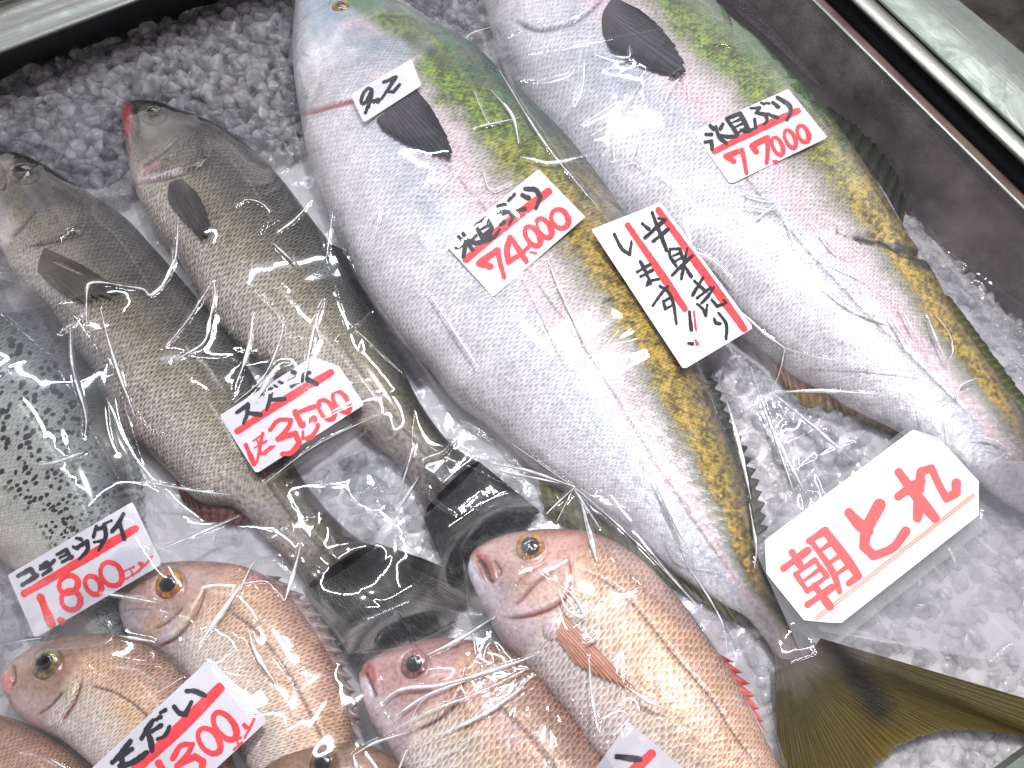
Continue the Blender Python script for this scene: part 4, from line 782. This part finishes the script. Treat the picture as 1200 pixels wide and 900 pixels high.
bag('clear crinkled bag drawn over the two sea bass', [(-80, 170), (60, 150), (130, 105), (215, 110), (330, 160), (420, 320), (515, 450), (600, 540), (640, 600), (520, 600), (470, 560), (300, 640), (180, 640), (60, 420), (-80, 300)], 0.001, seed=1)
bag('clear bag over the black tails of the sea bass', [(175, 640), (290, 600), (455, 482), (500, 520), (640, 590), (600, 700), (480, 760), (410, 770), (330, 660)], 0.003, seed=2)
bag('clear bag over the spotted grey fish at the left edge', [(-80, 310), (60, 322), (130, 420), (185, 590), (190, 700), (120, 760), (-80, 780)], 0.003, seed=3)
bag('clear bag pulled tight over the middle yellowtail', [(318, -80), (520, -80), (620, 60), (790, 30), (712, 180), (790, 300), (905, 580), (960, 770), (870, 800), (700, 640), (560, 520), (400, 380), (340, 150)], 0.001, seed=4)
bag('clear bag over the big right hand yellowtail', [(540, -80), (880, -80), (895, 20), (985, 125), (1048, 205), (1110, 290), (1290, 420), (1290, 640), (1110, 600), (940, 580), (860, 440), (700, 250), (600, 110)], 0.002, seed=5)
bag('clear bag over the golden eyed bream', [(536, 640), (570, 590), (700, 570), (800, 640), (880, 760), (950, 980), (620, 980), (560, 800)], 0.003, seed=6)
bag('clear crumpled bag over the breams in the bottom left', [(-80, 735), (60, 720), (140, 640), (300, 630), (410, 730), (480, 700), (600, 730), (660, 800), (770, 980), (-80, 980)], 0.0015, seed=8, crumple=1.3)
bag('thin plastic sheet over the melting ice at the lower right', [(905, 600), (960, 540), (1290, 540), (1290, 800), (1100, 765), (960, 740)], 0.0005, mat=M_film_ice, seed=9, crumple=1.4)
# laminated notices lie over the bags
H = np.maximum(H, ZF + 0.003)
card('notice_card', 'tall white notice with handwriting between two red lines, lying between the yellowtails', 'notice', [(693, 269), (774, 237), (883, 384), (801, 433)], (690, 230), 4.285,
  blk=[([(318, 82), (345, 150), (392, 272)], 15), ([(283, 208), (382, 118)], 16), ([(325, 225), (398, 165)], 15), ([(270, 138), (302, 165)], 14), ([(352, 110), (382, 118)], 13),
       ([(408, 262), (408, 300), (440, 350)], 12), ([(410, 265), (455, 262), (482, 330)], 12), ([(425, 298), (460, 282)], 10), ([(435, 325), (470, 305)], 10), ([(420, 395), (470, 345), (520, 298)], 14), ([(495, 262), (480, 330), (465, 415)], 13), ([(478, 345), (515, 402)], 14),
       ([(530, 425), (580, 470)], 12), ([(574, 408), (522, 495)], 13), ([(550, 452), (592, 478)], 10), ([(545, 510), (612, 458)], 12), ([(628, 458), (600, 500), (568, 535)], 12), ([(545, 540), (570, 562), (588, 600)], 11), ([(595, 545), (588, 600)], 11), ([(618, 520), (645, 552), (690, 535), (676, 520)], 12),
       ([(630, 612), (638, 635), (662, 640)], 12), ([(652, 585), (690, 640), (690, 716)], 12), ([(128, 190), (165, 260), (205, 292), (215, 225)], 12), ([(243, 380), (308, 342)], 12), ([(262, 402), (320, 370)], 12), ([(260, 328), (285, 375), (312, 438), (290, 447), (298, 425), (352, 415)], 12),
       ([(322, 548), (355, 500), (398, 450)], 12), ([(358, 450), (400, 480), (425, 540), (440, 640)], 12), ([(412, 508), (375, 528), (385, 566), (418, 548)], 11), ([(505, 580), (515, 670)], 14), ([(502, 738), (522, 740)], 13)],
  red=[([(350, 70), (560, 360), (780, 665)], 31), ([(195, 145), (340, 355), (482, 565)], 28), ([(528, 580), (538, 670)], 9), ([(537, 725), (545, 742)], 13)], lift=.002, bend=.001)
def lam(label, corners, z, name='laminate_sheet'):
    c = np.array(corners, float); u = np.linspace(0, 1, 60)
    X = (1 - u)[:, None, None] * (1 - u)[None, :, None] * c[0] + u[:, None, None] * (1 - u)[None, :, None] * c[1] + u[:, None, None] * u[None, :, None] * c[2] + (1 - u)[:, None, None] * u[None, :, None] * c[3]
    W = proj(X, z); n = 3600; F = quads(60, 60)
    o = mesh_np(name, W, F, M_lam); tag(o, label, 'laminate'); return o
r1, Z1 = card('notice_card', 'large white label with clipped corners and printed red Japanese characters', 'label', [(888, 622), (1070, 494), (1150, 578), (970, 742)], (880, 490), 3.0,
  printed=[([(345, 332), (380, 372), (414, 398)], 32), ([(452, 305), (408, 390), (398, 450), (432, 484), (500, 455), (544, 398)], 32),
           ([(520, 190), (580, 270), (648, 352)], 30), ([(518, 275), (560, 245), (600, 222)], 28), ([(582, 250), (590, 300), (586, 350)], 30), ([(592, 250), (598, 188), (635, 176), (662, 235), (688, 282), (722, 262), (722, 228)], 27),
           ([(145, 472), (172, 515)], 22), ([(115, 528), (200, 465)], 22), ([(158, 548), (225, 498)], 15), ([(225, 498), (268, 556)], 16), ([(268, 556), (198, 608)], 15), ([(198, 608), (158, 548)], 16), ([(178, 578), (247, 527)], 12),
           ([(200, 655), (285, 595)], 21), ([(225, 590), (278, 662)], 23), ([(205, 432), (262, 394)], 21), ([(210, 430), (285, 535), (312, 610)], 18), ([(262, 398), (340, 500), (378, 555), (345, 580)], 25), ([(238, 470), (290, 432)], 15), ([(268, 515), (325, 474)], 15), ([(295, 552), (352, 512)], 14)],
  orange=[([(228, 700), (783, 265)], 5), ([(232, 708), (787, 272)], 5)], lift=.004, bend=.0, outline=[(896, 633), (1070, 503), (1100, 513), (1149, 566), (1148, 603), (985, 731), (942, 727), (898, 672)])
lam('clear laminate pouch holding the large printed label', [(880, 634), (1078, 490), (1160, 615), (946, 782)], lambda x, y: Z1(x, y, -0.0012))
# ------------------------------------------------------------------ ice
def ice_base(x, y):
    w = np.stack([x, y, np.zeros_like(x)], -1); p = px(w)
    d = ((p[..., 0] - 0) * 0.36 + (p[..., 1] - 92) * 1.0)                # distance below the left wall line
    return -0.055 * (1 - sm(-50, 75, d)) - 0.05 * (1 - sm(0, 160, 850 - 0.62 * 0 - p[..., 0] + 0.0 * p[..., 1] + 0.98 * p[..., 1] + 60) ) 
x = np.arange(-0.95, 1.0, 0.006); y = np.arange(-0.62, 0.75, 0.006); X, Y = np.meshgrid(x, y, indexing='ij')
pI = px(np.stack([X, Y, X * 0], -1)); wet = sm(300, 420, pI[..., 0] * .35 + pI[..., 1])
Zi = ice_base(X, Y) - 0.011 + 0.0105 * wet + 0.012 * (1 - .45 * wet) * (fbm(X / 0.02, Y / 0.02, 60, 3) - 0.5)
bed = mesh_np('ice_bed', np.stack([X, Y, Zi], -1), quads(*X.shape)[np.array([not (q_[1] < (q_[0] - 940) * .99 or q_[1] < 50 - q_[0] * .37) for q_ in px(np.stack([X, Y, X * 0], -1))[:-1, :-1].reshape(-1, 2)])], M_bed); tag(bed, 'bed of frozen ice filling the fish tray', 'ice', kind='stuff')
import bmesh
protos = []
for k in range(12):
    bm = bmesh.new(); bmesh.ops.create_icosphere(bm, subdivisions=3, radius=1.0); r = np.random.default_rng(200 + k)
    v = np.array([q.co[:] for q in bm.verts]); v /= np.linalg.norm(v, axis=1)[:, None]
    n = r.normal(size=(9, 3)); n /= np.linalg.norm(n, axis=1)[:, None]; n = np.vstack([n, -n[:5]]); dd = r.uniform(0.62, 1.0, len(n))
    q = np.clip(v @ n.T, 1e-3, None) / dd; rad = 1 / (np.sum(q ** 11, axis=1)) ** (1 / 11); rad = np.minimum(rad, 1.35)
    rad *= 1 + 0.05 * np.sin(v[:, 0] * 5 + k) * np.cos(v[:, 1] * 4)
    bm.verts.index_update(); protos.append((v * rad[:, None] * [1.1, 0.95, 0.85], np.array([[w.index for w in f.verts] for f in bm.faces]))); bm.free()
Vs, Fs = [], []; nv = 0
def rotm(r):
    a, b, c = r.uniform(0, 2 * np.pi, 3); ca, sa, cb, sb, cc_, sc_ = math.cos(a), math.sin(a), math.cos(b), math.sin(b), math.cos(c), math.sin(c)
    return np.array([[ca, -sa, 0], [sa, ca, 0], [0, 0, 1]]) @ np.array([[1, 0, 0], [0, cb, -sb], [0, sb, cb]]) @ np.array([[cc_, -sc_, 0], [sc_, cc_, 0], [0, 0, 1]])
HB = H.copy()
g = 0.0155
for ix in np.arange(-0.75, 0.85, g):
    for iy in np.arange(-0.5, 0.66, g):
        for lay in range(2):
            x0 = ix + rng.uniform(-.5, .5) * g; y0 = iy + rng.uniform(-.5, .5) * g
            p = px(np.array([x0, y0, 0.0]))
            if not (-60 < p[0] < 1260 and -50 < p[1] < 950): continue
            
            if p[1] < (p[0] - 955) * .99 or p[1] < 58 - p[0] * .37: continue
            hh = samp(HB, np.array(x0), np.array(y0)); zb = float(ice_base(np.array(x0), np.array(y0)))
            if hh > 0.035 and samp(HB, np.array(x0 + .02), np.array(y0)) > .03 and samp(HB, np.array(x0 - .02), np.array(y0)) > .03: continue
            bare = p[0] < 560 and p[1] < 330
            sz = rng.uniform(0.0085, 0.0145) if bare else rng.uniform(0.008, 0.013)
            zc = zb + (rng.uniform(-0.008, 0.006) if bare else rng.uniform(-0.011, -0.002)) + (0.004 if lay and bare else 0)
            if hh > 0.012: zc = min(zc, -0.004)
            V, F = protos[rng.integers(12)]; V = (V * sz) @ rotm(rng).T + [x0, y0, zc]
            Vs.append(V); Fs.append(F + nv); nv += len(V)
ch = mesh_np('crushed_ice', np.vstack(Vs), np.vstack(Fs), M_ice); tag(ch, 'loose nuggets of clear crushed ice heaped around the fish', 'ice', kind='stuff')
ch.data.polygons.foreach_set('use_smooth', np.ones(len(ch.data.polygons), bool))
# ------------------------------------------------------------------ tray walls and rims
def metal(name, c=(0.62, 0.64, 0.62), rough=0.32, ang=0.0, scr=0.35, dirt=0.25):
    t = NT(name); ob = t.n('ShaderNodeTexCoord').outputs['UV']
    st = t.noise(t.n('ShaderNodeMapping', {'Vector': ob, 'Scale': (4, 260, 1)}).outputs[0], 1.0, 4, .6); bl = t.noise(t.n('ShaderNodeMapping', {'Vector': ob, 'Scale': (26, 26, 1)}).outputs[0], 1.0, 6, .7, .8)
    cc = t.mix(t.ramp(bl, [(0.42, 0.0), (0.68, dirt)]), tuple(c), tuple(np.array(c) * .45)); cc = t.mix(1.0, cc, t.ramp(st, [(.3, 1 - scr), (.7, 1.1)]), 'MULTIPLY')
    nb = t.bump(st, 0.0006); nb = t.bump(bl, .0012, .5, nb)
    b = t.n('ShaderNodeBsdfPrincipled', {'Base Color': cc, 'Metallic': 0.85, 'Roughness': t.ramp(bl, [(.3, rough), (.7, rough + .25)]), 'Normal': nb}); return t.surf(b.outputs[0])
def dark(name, c=(0.02, 0.02, 0.022), rough=0.5, mot=0.4, met=0.0):
    t = NT(name); ob = t.n('ShaderNodeTexCoord').outputs['Object']; n = t.noise(ob, 16, 7, .65); n2 = t.noise(ob, 300, 3)
    cc = t.mix(1.0, tuple(c), t.ramp(n, [(.3, 1 - mot), (.72, 1 + mot)]), 'MULTIPLY'); nb = t.bump(n2, .0005); nb = t.bump(n, .003, .6, nb)
    b = t.n('ShaderNodeBsdfPrincipled', {'Base Color': cc, 'Roughness': t.ramp(n, [(.3, rough - .12), (.7, rough + .15)]), 'Metallic': met, 'Normal': nb}); return t.surf(b.outputs[0])
M_alu = metal('scuffed aluminium', (0.42, 0.44, 0.41), .3); M_plate = metal('pale galvanised plate', (0.25, 0.29, 0.265), .42, scr=.12, dirt=.3)
M_wall = dark('dark steel wall', (0.15, 0.135, 0.14), .36, .4, .4); M_gap = dark('black rubber gap', (0.008, 0.008, 0.011), .6); M_floor = dark('dirty floor', (0.07, 0.065, 0.05), .8, .8); M_rust = dark('rusty lip', (0.10, 0.07, 0.06), .5, .5)
def strip(name, parent, lines, mat, n=60):
    """lines: profile of (p0, p1, z) layout lines, swept along the rail"""
    rows = []
    for p0, p1, z in lines:
        a, b = P(p0, z), P(p1, z); d = b - a; a2, b2 = a - d * 0.45, b + d * 1.6
        rows.append(np.linspace(a2, b2, n))
    V = np.array(rows); L = np.linspace(0, np.linalg.norm(V[0, -1] - V[0, 0]), n); w = np.r_[0, np.cumsum(np.linalg.norm(np.diff(V[:, 0], axis=0), axis=1))]
    uv = np.stack(np.broadcast_arrays(L[None], w[:, None]), -1)
    return mesh_np(name, V, quads(len(rows), n), mat, parent, uv.reshape(-1, 2), smooth=True)
tr = thing('display_tray', 'dark steel wall and pale metal rim on the right of the fish display', 'tray')
strip('inner_wall', tr, [((820, 40), (1180, 395), -0.06), ((950, 0), (1200, 247), 0.07)], M_wall)
strip('bright_lip', tr, [((950, 0), (1200, 247), 0.0702), ((952, 0), (1200, 245), 0.074), ((955, 0), (1200, 241.5), 0.0745), ((957, 0), (1200, 239.5), 0.072)], M_alu)
strip('rusty_edge', tr, [((957, 0), (1200, 239), 0.072), ((964, 0), (1200, 231), 0.071), ((966, 0), (1200, 229), 0.05)], M_rust)
strip('rubber_channel', tr, [((966, 0), (1200, 229), 0.05), ((972, 0), (1200, 222), 0.03), ((997, 0), (1200, 193), 0.055), ((997, 0), (1200, 192), 0.072)], M_gap)
strip('inner_rail', tr, [((996, 0), (1200, 194), 0.07), ((998, 0), (1200, 191), 0.078), ((1003, 0), (1200, 186), 0.081), ((1019, 0), (1200, 171), 0.083), ((1024, 0), (1200, 166), 0.081), ((1027, 0), (1200, 163), 0.075)], M_alu)
strip('rim_plate', tr, [((1027, 0), (1200, 163), 0.072), ((1029, 0), (1200, 160), 0.084), ((1034, 0), (1200, 155), 0.087), ((1110, 0), (1200, 77), 0.088), ((1119, 0), (1200, 67), 0.085), ((1123, 0), (1200, 63), 0.07), ((1123, 0), (1200, 63), -0.1)], M_plate)
tl = thing('steel_counter', 'scratched bright steel counter edge across the top left corner', 'counter')
strip('rim_moulding', tl, [((0, 63.5), (165, 0.5), 0.06), ((0, 62), (163, 0), 0.066), ((0, 59), (158, 0), 0.069), ((0, 55), (150, 0), 0.068), ((0, 36), (102, 0), 0.066), ((0, 32), (92, 0), 0.070), ((0, 30), (86, 0), 0.068), ((0, 12), (34, 0), 0.058), ((0, 8), (22, 0), 0.066), ((0, 4), (11, 0), 0.070), ((0, -30), (-60, -8), 0.07)], M_alu)
strip('inner_wall', tl, [((0, 63.5), (165, 0.5), 0.06), ((0, 66), (168, 2), 0.05), ((-20, 118), (210, 42), -0.14)], M_gap)
fl = P(np.array([600, 450]), -0.55); q = 3.0
flo = mesh_np('floor', [(-q, -q, -.55), (q, -q, -.55), (q, q, -.55), (-q, q, -.55)], [[0, 1, 2, 3]], M_floor); flo['kind'] = 'structure'
c0 = thing('tray_corner', 'small pale metal plate showing in the bottom right corner', 'tray corner')
cv_ = P(np.array([(1158, 915), (1200, 884), (1260, 840), (1290, 960), (1180, 960)], float), 0.06); cb_ = cv_ - [0, 0, .02]
mesh_np('corner_plate', np.vstack([cv_, cb_]), [[0, 1, 2, 3, 4], [9, 8, 7, 6, 5]] + [[(i + 1) % 5, i, i + 5, (i + 1) % 5 + 5] for i in range(5)], M_plate, c0, uv=np.vstack([cv_[:, :2], cb_[:, :2]]), smooth=False)
# ------------------------------------------------------------------ light
W = bpy.data.worlds.new('World'); S.world = W; W.use_nodes = True; nt = W.node_tree; nt.nodes.clear()
wo = nt.nodes.new('ShaderNodeOutputWorld'); bg = nt.nodes.new('ShaderNodeBackground'); tc = nt.nodes.new('ShaderNodeTexCoord'); nz = nt.nodes.new('ShaderNodeTexNoise'); cr2 = nt.nodes.new('ShaderNodeValToRGB')
nz.inputs['Scale'].default_value = 3.4; nz.inputs['Detail'].default_value = 3; nt.links.new(tc.outputs['Generated'], nz.inputs['Vector']); nt.links.new(nz.outputs['Fac'], cr2.inputs[0])
e = cr2.color_ramp.elements; e[0].position = .40; e[0].color = (.35, .325, .34, 1); e[1].position = .66; e[1].color = (1.32, 1.22, 1.25, 1)
sx = nt.nodes.new('ShaderNodeSeparateXYZ'); nt.links.new(tc.outputs['Generated'], sx.inputs[0]); cr3 = nt.nodes.new('ShaderNodeValToRGB'); nt.links.new(sx.outputs[2], cr3.inputs[0])
e = cr3.color_ramp.elements; e[0].position = .50; e[0].color = (1.5, 1.5, 1.5, 1); e[1].position = .80; e[1].color = (.22, .22, .24, 1)   # open sides, roof overhead
mm = nt.nodes.new('ShaderNodeMix'); mm.data_type = 'RGBA'; mm.blend_type = 'MULTIPLY'; mm.inputs[0].default_value = 1; nt.links.new(cr2.outputs[0], mm.inputs[6]); nt.links.new(cr3.outputs[0], mm.inputs[7])
nt.links.new(mm.outputs[2], bg.inputs[0]); bg.inputs[1].default_value = 1.05; nt.links.new(bg.outputs[0], wo.inputs[0])
def aim(o, t):
    from mathutils import Vector
    o.rotation_euler = (Vector(t) - o.location).to_track_quat('-Z', 'Y').to_euler()
def spot(name, loc, tgt, energy, col, size, ang, blend=1.0):
    l = bpy.data.lights.new(name, 'SPOT'); l.energy = energy; l.color = col; l.shadow_soft_size = size; l.spot_size = math.radians(ang); l.spot_blend = blend
    o = bpy.data.objects.new(name, l); COL.objects.link(o); o.location = loc; aim(o, tgt); return o
def area(name, loc, tgt, energy, col, sx, sy):
    l = bpy.data.lights.new(name, 'AREA'); l.shape = 'RECTANGLE'; l.size = sx; l.size_y = sy; l.energy = energy; l.color = col
    o = bpy.data.objects.new(name, l); COL.objects.link(o); o.location = loc; aim(o, tgt); return o
spot('stall_spot', (0.22, 0.55, 1.9), (0.26, -0.18, 0), 142, (1.0, 0.97, 0.93), 0.03, 60)
area('strip_lamp', (-0.45, 0.95, 1.6), (0, 0, 0), 9, (0.86, 0.92, 1.0), 1.1, 0.03)
area('strip_lamp', (0.55, 0.35, 1.6), (0.1, 0, 0), 9, (0.96, 0.86, 1.0), 0.03, 1.1)
area('strip_lamp', (-0.25, 0.35, 1.75), (0, 0, 0), 5, (0.95, 1.0, 0.93), 0.03, 0.7)
S.view_settings.view_transform = 'Standard'; S.view_settings.look = 'None'; S.view_settings.exposure = 0; S.view_settings.gamma = 1
S.render.engine = 'CYCLES'; c = S.cycles; c.max_bounces = 10; c.transparent_max_bounces = 24; c.transmission_bounces = 6; c.diffuse_bounces = 3; c.glossy_bounces = 3
c.caustics_reflective = False; c.caustics_refractive = False; c.use_denoising = True; c.sample_clamp_indirect = 4; c.denoising_prefilter = 'ACCURATE'
